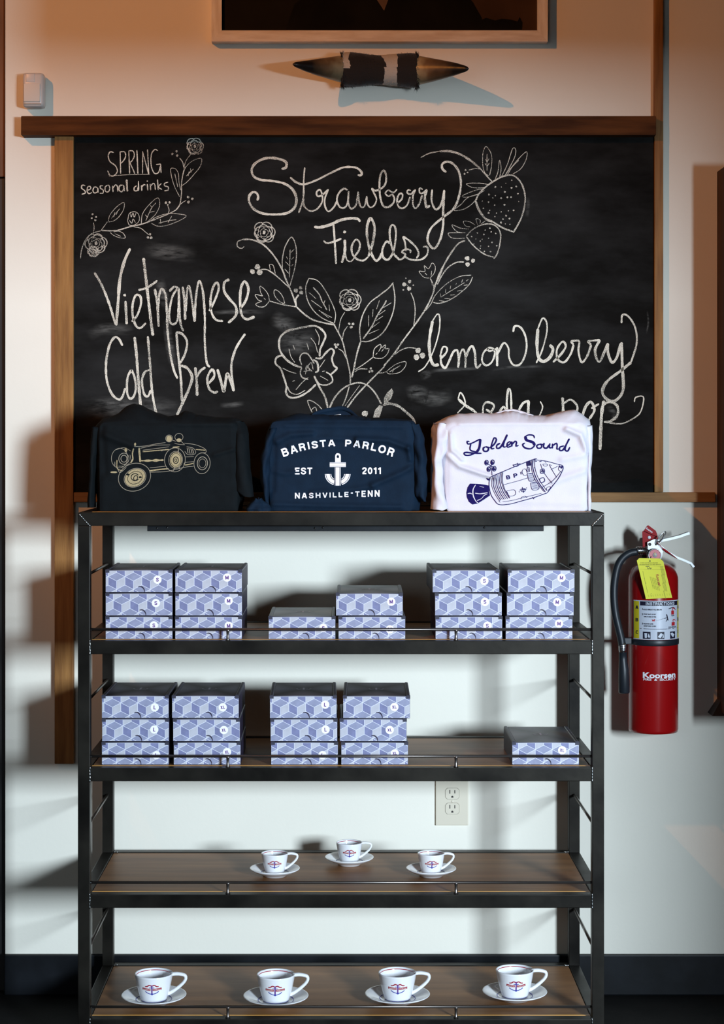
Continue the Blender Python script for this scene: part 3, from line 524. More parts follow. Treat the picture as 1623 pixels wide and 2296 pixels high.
def notchmesh():
    mb=MB(); pts=[];n=14
    for i in range(n+1):
        t=i/n; a=math.pi*(0.62-0.62*t); pts.append((.0*1+.0105*math.cos(a),.0012+.0125*math.sin(a)))
    L=[];R=[]
    for i,(x,z) in enumerate(pts):
        w=.0003+.0011*math.sin(math.pi*min(1,.12+i/n*.8)); t=Vector(pts[min(i+1,n)])-Vector(pts[max(i-1,0)]); t.normalize()
        L.append((x-t.y*w,-.0013,z+t.x*w)); R.append((x+t.y*w,-.0013,z-t.x*w))
    mb.add(L+R,[(i,i+1,n+2+i,n+1+i) for i in range(n)]); return one(mb,'thumb_notch',M_card)
ME_notch=notchmesh()
def anchor_lid():
    mb=MB(); f=lambda x,y,l=0:(x,y,BH-.0009+l); c=.110
    ribbon(mb,[(-.017,c+.006),(-.012,c-.004),(0,c-.010),(.012,c-.004),(.017,c+.006)],.0030,f,step=.002,jitter=0)
    ribbon(mb,[(0,c-.010),(0,c+.022)],.0042,f,step=.004,jitter=0,taper=False); ribbon(mb,[(-.009,c+.011),(.009,c+.011)],.003,f,step=.004,jitter=0,taper=False)
    return one(mb,'anchor_print',M_lidink)
ME_anchor=anchor_lid()
ME_stick=one(MB().lathe([(0,-.0003),(.0094,-.0003),(.0094,0)],(0,0,0),28,axis='Y'),'size_sticker',M_stick)
def lettermesh(s):
    mb=MB(); gtext(mb,s,0,0,.0068 if len(s)>1 else .0086,lambda x,y,l=0:(x,-.0006-l*.1,-y),t=.2); return one(mb,'size_letter',M_stink)
ME_let={s:lettermesh(s) for s in ('S','M','L','XL')}
NB=0
def child(name,me,parent,loc=(0,0,0),rot=(0,0,0)):
    o=bpy.data.objects.new(name,me); COL.objects.link(o); o.parent=parent; o.location=loc; o.rotation_euler=rot; return o
def mailer(x_px, zlev, k, size, sx, sy, label, group, rz=0.0, dy=0.0):
    """x_px left edge on the photo, k-th of its stack, (sx,sy) sticker pixel"""
    global NB
    y=-0.444+dy; D=y-CAMY; X=(x_px-VX)/F*D+BW/2; z=zlev-.0009+k*(BH+.0003)
    o=empty('mailer_box',(X,y,z),label,'box',group); o.rotation_euler=(0,0,math.radians(rz)); o['_local']=1
    child('carton',ME_carton,o); child('lid',ME_lid,o)
    for m in ME_ears: child('side_flap',m,o)
    fp=child('front_panel',PAT[NB%6],o,(0,0,0)); fp['label']='pale violet front flap printed with tumbling cubes'
    child('thumb_notch',ME_notch,o,(random.uniform(-.001,.006),0,0)); child('anchor_print',ME_anchor,o)
    p=P(sx,sy,y); st=child('size_sticker',ME_stick,o,(p.x-X,-.0011,p.z-z)); tl=random.uniform(-.12,.12)
    st['label']='round white sticker reading '+size; child('size_letter',ME_let[size],st,(0,0,0),(0,tl,0))
    NB+=1
g2,g3='printed mailer boxes on the second level','printed mailer boxes on the third level'
pos=['bottom','middle','topmost']
def stack(zl,col,size,where,group,row):
    for k,(x,sx,sy,rz,dy) in enumerate(col):
        lab='cube-patterned box marked %s, %s of the %s, %s'%(size,pos[k] if len(col)==3 else ('bottom' if k==0 else 'upper'),where,row)
        if len(col)==1: lab='cube-patterned box marked %s, %s, %s'%(size,where,row)
        mailer(x,zl,k,size,sx,sy,lab,group,rz,dy)
r2,r3='upper box shelf','lower box shelf'
stack(ZL[1],[(236.7,345,1402,0,0),(236.7,349.5,1352,0,0),(236.7,353,1299.7,.5,0)],'S','leftmost stack',g2,r2)
stack(ZL[1],[(392.6,512.7,1403,0,0),(392.8,512.7,1347,0,0),(392.6,509,1295,-.3,0)],'M','second stack from the left',g2,r2)
stack(ZL[1],[(602,725,1408,0,0)],'S','single low box left of the two-box stack',g2,r2)
stack(ZL[1],[(758.6,874,1411,0,0),(753,877,1349,-.8,.0)],'M','two-box stack in the middle',g2,r2)
stack(ZL[1],[(976,1092.4,1403,0,0),(975,1087,1349.5,0,0),(969.5,1085.8,1302.4,.8,-.002)],'S','stack second from the right end',g2,r2)
stack(ZL[1],[(1133.3,1253,1398,0,0),(1136,1249,1350,0,0),(1138,1258.5,1295.5,0,0)],'M','rightmost stack',g2,r2)
stack(ZL[2],[(228.3,350.6,1693,0,0),(228.8,346,1635.6,0,0),(228.3,347,1586,0,0)],'L','leftmost stack',g3,r3)
stack(ZL[2],[(389.4,509,1686,0,0),(387.9,502,1636.7,0,0),(385.5,499.4,1585.7,-.5,0)],'XL','second stack from the left',g3,r3)
stack(ZL[2],[(607.6,723,1693,0,0),(606.3,729.8,1635.8,0,0),(604.8,729,1579.8,.6,-.002)],'L','third stack from the left',g3,r3)
stack(ZL[2],[(764.8,885,1689,0,0),(761.6,873.5,1636.5,0,0),(769,884,1585,-.8,-.003)],'XL','fourth stack from the left',g3,r3)
stack(ZL[2],[(1148,1260,1682,-.3,0)],'XL','lone box at the right end',g3,r3)
# ---------------------------------------------------------------- cups and saucers
M_porc = mat('glazed_porcelain', (0.84,0.84,0.86), 0.12, coat=0.3)
M_red = mat('glaze_red', (0.36,0.03,0.05), 0.2)
M_blue = mat('glaze_blue', (0.05,0.06,0.34), 0.2)
M_purp = mat('glaze_purple', (0.14,0.03,0.22), 0.2)
M_creamink = mat('banner_letters', (0.85,0.75,0.70), 0.3)
def cupmeshes(R,rb,Hc,sR,big):
    wt=.0028*(R/.0443)+.0006
    def rad(z): t=max(0,min(1,z/Hc)); return rb+(R-rb)*(0.10*math.sin(t*math.pi)*.6+t**.85)
    out=[(0,.0015),(rb*.80,.0015),(rb*.86,0),(rb*.98,.0006)]+[(rad(Hc*t/14),Hc*t/14) for t in range(1,14)]+[(R,Hc-.0012),(R-wt*.35,Hc),(R-wt*.8,Hc-.0006)]
    inn=[(rad(Hc*t/14)-wt,Hc*t/14) for t in range(13,2,-1)]+[(rb*.70,Hc*.14),(rb*.4,Hc*.115),(0,Hc*.11)]
    body=one(MB().lathe(out+inn,n=64),'bowl',M_porc,True)
    h=Hc; pts=[(R*.86,h*.93),(R*1.02,h*.950),(R*1.22,h*.955),(R*1.45,h*.93),(R*1.62,h*.885),(R*1.665,h*.78),(R*1.57,h*.645),(R*1.36,h*.50),(R*1.12,h*.37),(R*.90,h*.27),(rad(h*.2)*.90,h*.20)]
    pts=[(v.x*1000,v.y*1000) for v in (Vector((a,b)) for a,b in pts)]
    sm=catmull(pts,2.5); n=len(sm)
    rr=[(.0058 if i<n*.15 else .0049+.0010*abs(i/n-.5)*2)*(R/.0443)*(1.0 if 0<i<n-1 else .8) for i in range(n)]
    hand=one(MB().tube([(p.x/1000,0,p.y/1000) for p in sm],rr,12,flat=.75,up=(0,0,1)),'handle',M_porc,True)
    ringr=rad(Hc*.93)-wt-.0002
    band=one(MB().lathe([(rad(Hc*.935)-wt-.0001,Hc*.935),(rad(Hc*.91)-wt-.0001,Hc*.91)],n=64),'rim_stripe',M_red,True)
    # drop the caps of the open stripe
    me=bpy.data.meshes.new('rim_stripe'); N=64
    v=[];f=[]
    for z in (.94,.912):
        for k in range(N): a=2*math.pi*k/N; r_=rad(Hc*z)-wt-.00035; v.append((r_*math.cos(a),r_*math.sin(a),Hc*z))
    f=[(k,(k+1)%N,N+(k+1)%N,N+k) for k in range(N)]; me.from_pydata(v,[],f); me.materials.append(M_red); band=me
    me=bpy.data.meshes.new('foot_stripe'); v=[]
    for z in (.035,.055):
        for k in range(N): a=2*math.pi*k/N; r_=rad(Hc*z)+.00025; v.append((r_*math.cos(a),r_*math.sin(a),Hc*z))
    me.from_pydata(v,[],f); me.materials.append(M_blue); foot=me
    # emblem wrapped round the front of the bowl
    s=R/.0443; zc=Hc*.55
    def wrap(x,y,l=0):
        z=zc-y*s*.001; rr_=rad(z)+.0003+l*2; a=-math.pi/2-.06+x*s*.001/rr_; return (rr_*math.cos(a),rr_*math.sin(a),z)
    mb=MB()
    for sg in (-1,1): ribbon(mb,[(sg*1,-9.5),(sg*6,-11),(sg*11,-8),(sg*16,-7.5)],2.6,wrap,step=1,jitter=0)
    must=one(mb,'moustache_print',M_red)
    mb=MB(); ribbon(mb,[(0,-11),(0,10)],2.8,wrap,step=1,jitter=0,mi=1,taper=False); ribbon(mb,[(-6,-5),(6,-5)],1.6,wrap,step=1,jitter=0)
    ribbon(mb,[(-16,4),(-10,8),(0,10.5),(10,8),(16,4)],1.8,wrap,step=1,jitter=0); disc(mb,0,10.5,2.6,wrap,mi=0)
    anc=one(mb,'anchor_print',[M_blue,M_purp])
    mb=MB()
    for x in range(-23,23):
        if -3<=x<2: continue
        c=lambda t:(t/23.)**2*-1.6
        ya,yb=c(x),c(x+1); mb.add([wrap(x,-3+ya,.0001),wrap(x+1,-3+yb,.0001),wrap(x+1,2.2+yb,.0001),wrap(x,2.2+ya,.0001)],[(0,1,2,3)])
    ban=one(mb,'banner_print',M_red)
    mb=MB(); text(mb,'BARISTA',-12.5,-.8,2.6,lambda x,y,l=0:wrap(x,y,.0003),width=17,bold=.01); text(mb,'PARLOR',12.5,-.8,2.6,lambda x,y,l=0:wrap(x,y,.0003),width=17,bold=.01)
    let=one(mb,'banner_letters',M_creamink)
    k=sR/.075
    sp=[(0,.0035),(.030*k,.0035),(.031*k,.0),(.034*k,.0),(.036*k,.003),(.052*k,.0085),(.066*k,.0135),(.0745*k,.0178),(.0752*k,.0190),(.0745*k,.0200),(.072*k,.0198),(.062*k,.0160),(.050*k,.0115),(.042*k,.0085),(.0385*k,.0072),(.036*k,.0062),(.031*k,.0058),(0,.0058)]
    sauc=one(MB().lathe([(r,z*(.85+.15*k)) for r,z in sp],n=72),'dish',M_porc,True)
    me=bpy.data.meshes.new('well_stripe'); v=[]
    for r_ in (.0400*k,.0418*k):
        for q in range(72): a=2*math.pi*q/72; v.append((r_*math.cos(a),r_*math.sin(a),(.0080 if r_<.041*k else .0087)*(.85+.15*k)+.0002))
    me.from_pydata(v,[],[(q,(q+1)%72,72+(q+1)%72,72+q) for q in range(72)]); me.materials.append(M_blue)
    return dict(bowl=body,handle=hand,rim_stripe=band,foot_stripe=foot,moustache_print=must,anchor_print=anc,banner_print=ban,banner_letters=let),dict(dish=sauc,well_stripe=me),.0058*(.85+.15*k)
BIG=cupmeshes(.0443,.0290,.0625,.075,True); SMALL=cupmeshes(.0318,.0205,.0480,.0585,False)
def cupset(K,zl,px,py_rim,rimz,lc,ls,gc,gs,rot=0):
    D=(CAMZ-(zl+rimz))*F/(py_rim-VY); y=D+CAMY; X=(px-VX)/F*D; z=zl-.0010
    s=empty('saucer',(X,y,z),ls,'saucer',gs); s['_local']=1
    for n,me in K[1].items(): child(n,me,s)
    c=empty('coffee_cup',(X,y,z+K[2]+.0006),lc,'cup',gc); c['_local']=1; c.rotation_euler=(0,0,rot)
    for n,me in K[0].items(): child(n,me,c)
gb,gbs,gs_,gss='large cups on the bottom board','large saucers on the bottom board','small cups on the board above','small saucers on the board above'
for px,py,w in ((344.8,2230,'leftmost'),(618.5,2232,'second from the left'),(891,2228,'third from the left'),(1154,2222,'rightmost')):
    cupset(BIG,ZL[4],px,py,.0175,'large white anchor-emblem cup, %s on the bottom board'%w,'wide white saucer with thin blue ring under the %s large cup'%w,gb,gbs,.05)
for px,py,w in ((616,1948,'leftmost'),(783,1923,'middle and rearmost'),(966.5,1948,'rightmost')):
    cupset(SMALL,ZL[3],px,py,.0155,'small white espresso cup with red and blue anchor emblem, %s of three'%w,'small white saucer under the %s espresso cup'%w,gs_,gss,.08)
# ---------------------------------------------------------------- folded shirts standing on the top board
M_shb = mat('black_cotton', (0.0042,0.0062,0.0075), 0.85, var=0.12, scale=40, bump=0.25, bscale=350, spec=0.12)
M_shn = mat('navy_cotton', (0.0038,0.0135,0.030), 0.82, var=0.10, scale=40, bump=0.25, bscale=350, spec=0.15)
M_shw = mat('white_cotton', (0.66,0.63,0.69), 0.85, var=0.02, scale=40, bump=0.2, bscale=350, spec=0.2)
M_tagl = mat('neck_label_cloth', (0.80,0.84,0.86), 0.7)
ZT = ZL[0]-.0015
def ray(poly, c, ang):
    dx,dy=math.cos(ang),math.sin(ang); best=0
    for i in range(len(poly)):
        x1,y1=poly[i-1]; x2,y2=poly[i]; ex,ey=x2-x1,y2-y1; den=dx*ey-dy*ex
        if abs(den)<1e-9: continue
        t=((x1-c[0])*ey-(y1-c[1])*ex)/den; u=((x1-c[0])*dy-(y1-c[1])*dx)/den
        if t>0 and -1e-6<=u<=1+1e-6: best=max(best,t)
    return best
def segd(p,a,b):
    ax,ay=a; bx,by=b; dx,dy=bx-ax,by-ay; t=max(0,min(1,((p[0]-ax)*dx+(p[1]-ay)*dy)/(dx*dx+dy*dy+1e-9)))
    return math.hypot(p[0]-ax-t*dx,p[1]-ay-t*dy)
def shirt_body(parent,name,m,front,outer,yfront,depth,folds,seed,amp=.0016):
    """front: outline of the flat printed front (px at yfront), outer: silhouette px"""
    c=(sum(p[0] for p in front)/len(front), (min(p[1] for p in front)+max(p[1] for p in front))/2)
    def fold(px,py):
        h=0
        for (ln,a,w) in folds:
            d=min(segd((px,py),ln[i],ln[i+1]) for i in range(len(ln)-1)); h+=2.1*a*math.exp(-(d/(w*.78))**2)
        h+=amp*noise.noise(Vector((px*.012,py*.016,seed)))+amp*.5*noise.noise(Vector((px*.035,py*.03,seed+9)))
        return h
    yb=yfront+depth; N=420; angs=[2*math.pi*k/N for k in range(N)]
    Rf=[ray(front,c,a) for a in angs]; Ro=[ray(outer,c,a) for a in angs]
    def sm(R,k):
        return [sum(R[(i+j)%N] for j in range(-k,k+1))/(2*k+1) for i in range(N)]
    Rf=sm(Rf,1); Ro=sm(Ro,1)
    zfloor=ZT+.0006
    vs=[]
    p0=P(c[0],c[1],yfront); vs.append((p0.x,yfront-fold(*c),p0.z))
    q=46
    for r in range(1,q+1):
        t=r/q
        for k in range(N):
            R=Rf[k]*t; px=c[0]+R*math.cos(angs[k]); py=c[1]+R*math.sin(angs[k]); p=P(px,py,yfront)
            rnd=.0035*max(0,(t-.93)/.07)**2
            vs.append((p.x,yfront-fold(px,py)+rnd,max(zfloor,p.z)))
    steps=[(.004,.15),(.010,.38),(.020,.68),(.035,.90),(.055,1.0),(.09,1.0),(.13,.99),(depth-.02,.96),(depth-.006,.86),(depth,.6),(depth,.3)]
    for yo,w in steps:
        y=yfront+yo
        for k in range(N):
            if w<=1 and yo<depth-.001: R=Rf[k]*(1-w)+Ro[k]*w
            else: R=Ro[k]*w
            ca,sa=math.cos(angs[k]),math.sin(angs[k])
            R*=1+(.016*noise.noise(Vector((ca*4+seed,sa*4,y*22)))+.014*noise.noise(Vector((ca*15,sa*9+seed,y*30))))*min(1,yo/.03)
            # silhouette pixels are read on the plane where the cloth is widest
            yy=yfront+min(yo,.055); px=c[0]+R*ca; py=c[1]+R*sa; p=P(px,py,yy)
            vs.append((p.x,y-(fold(px,py) if yo<.012 else 0)*(.6),max(zfloor,p.z)))
    tot=q+len(steps); fs=[(0,1+(k+1)%N,1+k) for k in range(N)]
    for r in range(tot-1):
        for k in range(N): a=1+r*N; fs.append((a+k,a+(k+1)%N,a+N+(k+1)%N,a+N+k))
    fs.append(tuple(1+(tot-1)*N+k for k in range(N)))
    o=part(name,MB().add(vs,fs),m,parent,True)
    def on(x,y,l=0): p=P(x,y,yfront); return (p.x,yfront-fold(x,y)-.0012-l,p.z)
    return on
def sleeve(parent,m,levels,seed,wr=.0025):
    """levels: (py, x_left, x_right, y_front, y_back) photo px edges read at y_front+small; hanging folded cloth"""
    L=[];n=40
    for i in range(len(levels)-1):
        a,b=levels[i],levels[i+1]
        for j in range(8): L.append(tuple(a[q]+(b[q]-a[q])*j/8 for q in range(5)))
    L.append(levels[-1]); vs=[]
    for li,(py,xl,xr,yf,yb) in enumerate(L):
        for k in range(n):
            a=2*math.pi*k/n; ca,sa=math.cos(a),math.sin(a)
            u=math.copysign(abs(ca)**.75,ca); v=math.copysign(abs(sa)**.75,sa)
            y=(yf+yb)/2+v*(yb-yf)/2; ym=(yf+yb)/2
            px=(xl+xr)/2+u*(xr-xl)/2; p=P(px,py,ym)
            w=wr*noise.noise(Vector((px*.05+seed,py*.035,a*1.1)))*2
            vs.append((p.x+ca*w*.6,y+sa*w,max(ZT+.0008,p.z+(.5*w if li in (0,len(L)-1) else 0))))
    fs=[]
    for i in range(len(L)-1):
        for k in range(n): fs.append((i*n+k,i*n+(k+1)%n,(i+1)*n+(k+1)%n,(i+1)*n+k))
    fs.append(tuple(range(n))); fs.append(tuple((len(L)-1)*n+k for k in range(n-1,-1,-1)))
    return part('sleeve',MB().add(vs,fs),m,parent,True)
YT=-0.390
# black shirt
sb=empty('folded_shirt',(P(375,0,YT).x,YT+.09,ZT),'black T-shirt with a gold racing car print, leftmost on the top board','shirt','shirts draped over boxes on the top board')
onb=shirt_body(sb,'body',M_shb,[(226,955),(232,949),(520,948),(525,953),(526,1040),(533,1144),(530,1149),(225,1149),(224,1146)],
 [(212,965),(216,952),(228,938),(260,931),(276,919),(290,908),(304,905),(320,913),(345,925),(375,933),(398,930),(410,923),(422,922),(438,929),(480,935),(522,936),(541,945),(550,957),(548,1020),(545,1100),(537,1149),(220,1149),(214,1060)],YT,.17,
 [([(235,975),(300,1000)],.004,12),([(300,915),(400,950),(520,950)],.002,8),([(480,1020),(522,1008)],.002,7),([(230,960),(235,1060)],-.002,9),([(300,1120),(520,1128)],.0015,16)],3)
sleeve(sb,M_shb,[(958,208,232,-.38,-.30),(1000,205,222,-.385,-.30),(1060,203,216,-.385,-.31),(1115,198,213,-.38,-.32),(1137,197,214,-.378,-.325)],2)
sleeve(sb,M_shb,[(945,505,548,-.37,-.30),(975,524,557,-.392,-.30),(1050,526,562,-.395,-.31),(1100,527,569,-.395,-.32),(1113,545,570,-.392,-.33)],5)
mbg=MB(); K4=(180,890); k4=3.864
def c4(x,y): return (K4[0]+x/k4,K4[1]+y/k4)
def ell(mb,cx,cy,rx,ry,w,on,rot=0,a0=0,a1=6.2832,K=K4,k=k4,mi=0):
    pts=[]
    for i in range(33):
        a=a0+(a1-a0)*i/32; x=rx*math.cos(a); y=ry*math.sin(a); pts.append((K[0]+(cx+x*math.cos(rot)-y*math.sin(rot))/k,K[1]+(cy+x*math.sin(rot)+y*math.cos(rot))/k))
    ribbon(mb,pts,w,on,jitter=.05,mi=mi,taper=False)
def dsc(mb,cx,cy,rx,ry,on,rot=0,K=K4,k=k4,mi=0): disc(mb,K[0]+cx/k,K[1]+cy/k,rx/k,on,ry/k,rot,28,mi,rings=4)
# filled hubs
for w_ in ((475,700,92,72,-.5),(828,545,52,66,.1)):
    g=MB(); dsc(g,*w_[:4],onb,w_[4]); part('hub_print',g,M_gold,sb)
g=MB(); dsc(g,770,362,24,26,onb)
ribbon(g,[c4(510,440),c4(514,500),c4(520,565)],4,onb); ribbon(g,[c4(527,553),c4(620,551),c4(722,547)],4.4,onb,jitter=.5)
ribbon(g,[c4(540,475),c4(640,466),c4(770,455)],2.2,onb); ribbon(g,[c4(600,640),c4(690,628),c4(765,622)],2.6,onb); ribbon(g,[c4(905,590),c4(940,585),c4(980,575)],2.4,onb)
ribbon(g,[c4(465,445),c4(452,490),c4(455,540),c4(435,572)],3,onb); ribbon(g,[c4(1000,455),c4(1085,462)],2,onb); ribbon(g,[c4(800,437),c4(860,432)],2.4,onb)
ribbon(g,[c4(318,545),c4(322,620),c4(368,640)],2.2,onb); ribbon(g,[c4(262,652),c4(320,652)],3.6,onb); dsc(g,395,460,12,20,onb); dsc(g,478,410,8,14,onb); dsc(g,855,375,22,16,onb)
part('car_print',g,M_gold,sb,label='gold filled areas of the racing car print')
g=MB()
for a in [(470,695,142,118,1.3,-.35),(475,700,98,78,1.2,-.45),(820,545,90,104,1.3,.1),(826,545,60,74,1,.1),(1055,575,70,90,1.2,.05),(1058,575,44,56,1.6,.05),(1058,575,30,38,1,.05),(340,530,70,85,1.1,.1),(378,535,44,48,1.4,0),(378,535,26,30,1.4,0),(770,360,30,30,1.1,0),(855,348,35,32,1.1,0)]:
    ell(g,a[0],a[1],a[2],a[3],a[4],onb,a[5])
strokes(g,"470,430 560,425 640,410 740,395;520,445 640,420 780,415;540,462 770,432;w=1 700,470 745,450;900,400 1000,415 1080,450 1088,480 1040,484;920,430 980,445 1000,480 980,500 930,498 905,470;w=1.6 925,440 935,490;w=1.6 940,440 952,495;w=1.6 957,442 970,495;w=1.6 972,450 984,492;600,652 750,645 900,610 985,600;600,615 740,600;910,520 985,518;900,600 905,570 985,560;815,400 850,410 905,415;830,385 800,375;870,380 905,415;300,460 380,440 440,470;w=1.8 850,450 845,550 805,640;w=1.8 845,550 860,625;430,500 445,570;340,570 400,590 430,570;330,600 380,600;w=1.4 300,560 300,600;320,610 345,655 400,610",K4,k4,onb,1.1,jitter=.1)
part('car_line_print',g,M_gold2,sb)
g=MB()
h1=MB(); ell(h1,828,548,22,28,1.8,onb,0); ell(h1,828,545,44,56,.9,onb,.1); ell(h1,828,548,9,12,1.4,onb,0)
h1.v=[(x,y-.0005,z) for x,y,z in h1.v]; part('hub_detail_print',h1,M_shb,sb)
ell(g,475,700,66,52,1.1,onb,-.45); ell(g,475,695,34,30,1.8,onb,0,.5,5.6); ell(g,480,702,16,22,1.6,onb,.4); dsc(g,412,672,12,9,onb); dsc(g,520,695,14,8,onb)
# dark gaps inside the gilt hubs are bare cloth
g.v=[(x,y-.0005,z) for x,y,z in g.v]
part('hub_detail_print',g,M_shb,sb)
# navy shirt
sn=empty('folded_shirt',(P(765,0,YT).x,YT+.09,ZT),'navy T-shirt lettered with an anchor and place name, middle of the top board','shirt','shirts draped over boxes on the top board')
onn=shirt_body(sn,'body',M_shn,[(607,955),(613,946),(915,944),(921,952),(923,1040),(923,1139),(918,1149),(612,1149),(606,1139)],
 [(596,1000),(601,965),(608,946),(625,938),(655,930),(676,927),(700,928),(740,930),(790,930),(830,938),(880,939),(926,943),(938,958),(947,990),(952,1050),(940,1149),(600,1149),(590,1080)],YT,.17,
 [([(622,990),(650,975),(700,972)],.0035,9),([(650,1000),(720,982),(800,985)],.002,8),([(800,985),(870,988),(915,1005)],.0045,9),([(915,1005),(921,1030)],.004,8),([(835,1088),(900,1060),(922,1048)],.0035,9),([(700,1105),(790,1098),(835,1090)],.0030,10),([(612,1055),(640,1062),(660,1058)],.002,9),([(612,1130),(700,1133),(900,1136)],.0028,8),([(615,1000),(612,1100)],-.0022,8),([(640,955),(900,957)],.0016,7)],11,.0020)
sleeve(sn,M_shn,[(962,600,626,-.39,-.31),(1000,592,612,-.40,-.30),(1035,584,605,-.405,-.30),(1080,586,606,-.405,-.31),(1120,592,606,-.40,-.32),(1138,596,607,-.395,-.33)],14,.004)
sleeve(sn,M_shn,[(950,915,940,-.385,-.31),(985,922,950,-.395,-.30),(1030,924,957,-.40,-.30),(1080,924,958,-.40,-.31),(1112,930,957,-.40,-.32),(1124,946,956,-.395,-.33)],17,.005)
# crumpled cuff lying on the steel at the left
sleeve(sn,M_shn,[(1118,572,585,-.42,-.37),(1128,556,600,-.43,-.36),(1140,548,606,-.435,-.36),(1147,550,606,-.43,-.36)],23,.006)
# collar: ribbed band standing up behind the folded front
cp=[(694,936),(704,925),(722,918),(742,914),(765,911),(782,916),(794,925),(803,934),(812,945)]
cs=catmull(cp,3); vs=[];n=len(cs)
mbc=MB()
for i,p in enumerate(cs):
    t=i/(n-1); y=YT+.028+.040*math.sin(math.pi*t); a=P(p.x,p.y,y); b=P(p.x,max(946,p.y+9),y)
    h=.009 if p.y<935 else .006
    vs+=[(a.x,y-.0012,a.z-h),(a.x,y-.0016,a.z),(a.x,y+.0022,a.z+.0004),(a.x,y+.0026,a.z-h)]
fs=[]
for i in range(n-1):
    for k in range(4): fs.append((i*4+k,i*4+(k+1)%4,i*4+4+(k+1)%4,i*4+4+k))
fs+= [(0,1,2,3),tuple((n-1)*4+k for k in (3,2,1,0))]
part('collar',mbc.add(vs,fs),M_shn,sn,True)
# back of the neck seen inside the collar
mbi=MB(); vs=[]
for i,p in enumerate(cs):
    t=i/(n-1); y=YT+.030+.040*math.sin(math.pi*t); a=P(p.x,p.y,y); zb=P(0,952,YT+.03).z
    vs+=[(a.x,y,min(a.z-.002,1e9)),(a.x,y+.003,a.z-.002),(a.x,y+.003,zb),(a.x,y,zb)]
fs=[]
for i in range(n-1):
    for k in range(4): fs.append((i*4+k,i*4+(k+1)%4,i*4+4+(k+1)%4,i*4+4+k))
part('neck_back',mbi.add(vs,fs),M_shn,sn,True)
lb=MB(); yl=YT+.062
q=[P(745.5,931,yl),P(764,928.5,yl),P(767.5,944.5,yl),P(748,946,yl)]
lb.add([(v.x,yl,v.z) for v in q]+[(v.x,yl+.0008,v.z) for v in q],[(0,1,2,3),(7,6,5,4),(0,4,5,1),(1,5,6,2),(2,6,7,3),(3,7,4,0)])
part('neck_label',lb,M_tagl,sn,label='small white neck label')
g=MB()
def arc_text(s,cx,ybase,R,a0,a1,h0,h1,on):
    widths=[GLY[ch][0] if ch!=' ' else .62 for ch in s]; tot=sum(w+.22 for w in widths); cur=0
    for ch,w in zip(s,widths):
        mid=(cur+(w+.22)/2)/tot; an=a0+(a1-a0)*mid; cur+=w+.22
        if ch==' ': continue
        h=h1+(h0-h1)*abs(2*mid-1)**1.3; r=R
        x=cx+r*math.sin(an); y=ybase+R-r*math.cos(an)
        x+=0; gtext(g,ch,x,y,h,on,width=w*(abs(a1-a0)*R/tot),rot=an,t=.2)
arc_text('BARISTA PARLOR',758,993,352,-.372,.372,19,14.5,onn)
gtext(g,'EST',680.5,1056,15,onn,width=39,t=.2,gap=.16); gtext(g,'2011',833,1055.5,15,onn,width=43,t=.2)
s_='NASHVILLE-TENN'; xs=661
ws=[GLY[ch][0] for ch in s_]; tw=sum(ws)+.28*13; sc_=190/tw; cur=0
for ch,w in zip(s_,ws):
    m_=xs+(cur+w/2)*sc_; t=(m_-661)/190; yy=1111.5-4.0*math.sin(min(1,t)*math.pi*.55)*t-1.5*t; gtext(g,ch,m_,yy if ch!='-' else yy-4,13.2-2.2*math.sin(t*math.pi)+(2 if t>.8 else 0) if ch!='-' else 13.2,onn,width=w*sc_,t=.2); cur+=w+.28
part('lettering_print',g,M_print_w,sn,label='white letters BARISTA PARLOR EST 2011 NASHVILLE-TENN')
g=MB(); K5=(560,890); k5=3.864
def c5(x,y): return (K5[0]+x/k5,K5[1]+y/k5)
def strip(poly,mi=0): fillpoly(g,[c5(*p) for p in poly],onn,mi)
top=[(739,512),(742,500),(750,490),(762,487),(776,491),(785,500),(788,512)]
hole=[(771+8.5*0,510)]
strip([(739,528)]+top+[(788,528),(772,528),(773,517),(771,508),(762,503),(754,508),(752,517),(754,528)])
strip([(739,528),(788,528),(788,565),(739,565)])
strip([(692,567),(832,567),(832,571),(692,571)]); strip([(692,574),(832,574),(832,600),(692,600)]); strip([(692,603),(832,603),(832,607),(692,607)])
strip([(737,610),(741,610),(741,768),(737,768)]); strip([(745,610),(776,610),(776,768),(745,768)]); strip([(780,610),(786,610),(786,768),(780,768)])
for r0,r1 in ((111,104),(99,68),(62,56)):
    for sg in (-1,1):
        n=14; a0=math.radians(12) if r0<100 else math.radians(3); ps=[]
        for i in range(n+1):
            t=math.radians(90)-(math.radians(90)-.0)*i/n; t=max(t,0); ps.append((761+sg*r0*math.cos(t),668+r0*.9*math.sin(t)))
        pi=[(761+sg*r1*math.cos(math.radians(90)*(1-i/n)),668+r1*.9*math.sin(math.radians(90)*(1-i/n))) for i in range(n+1)]
        ok=[(x,y) for x,y in ps if abs(x-761)>28]; oi=[(x,y) for x,y in pi if abs(x-761)>28]
        strip(ok+oi[::-1])
part('anchor_print',g,M_print_w,sn,label='white anchor emblem')
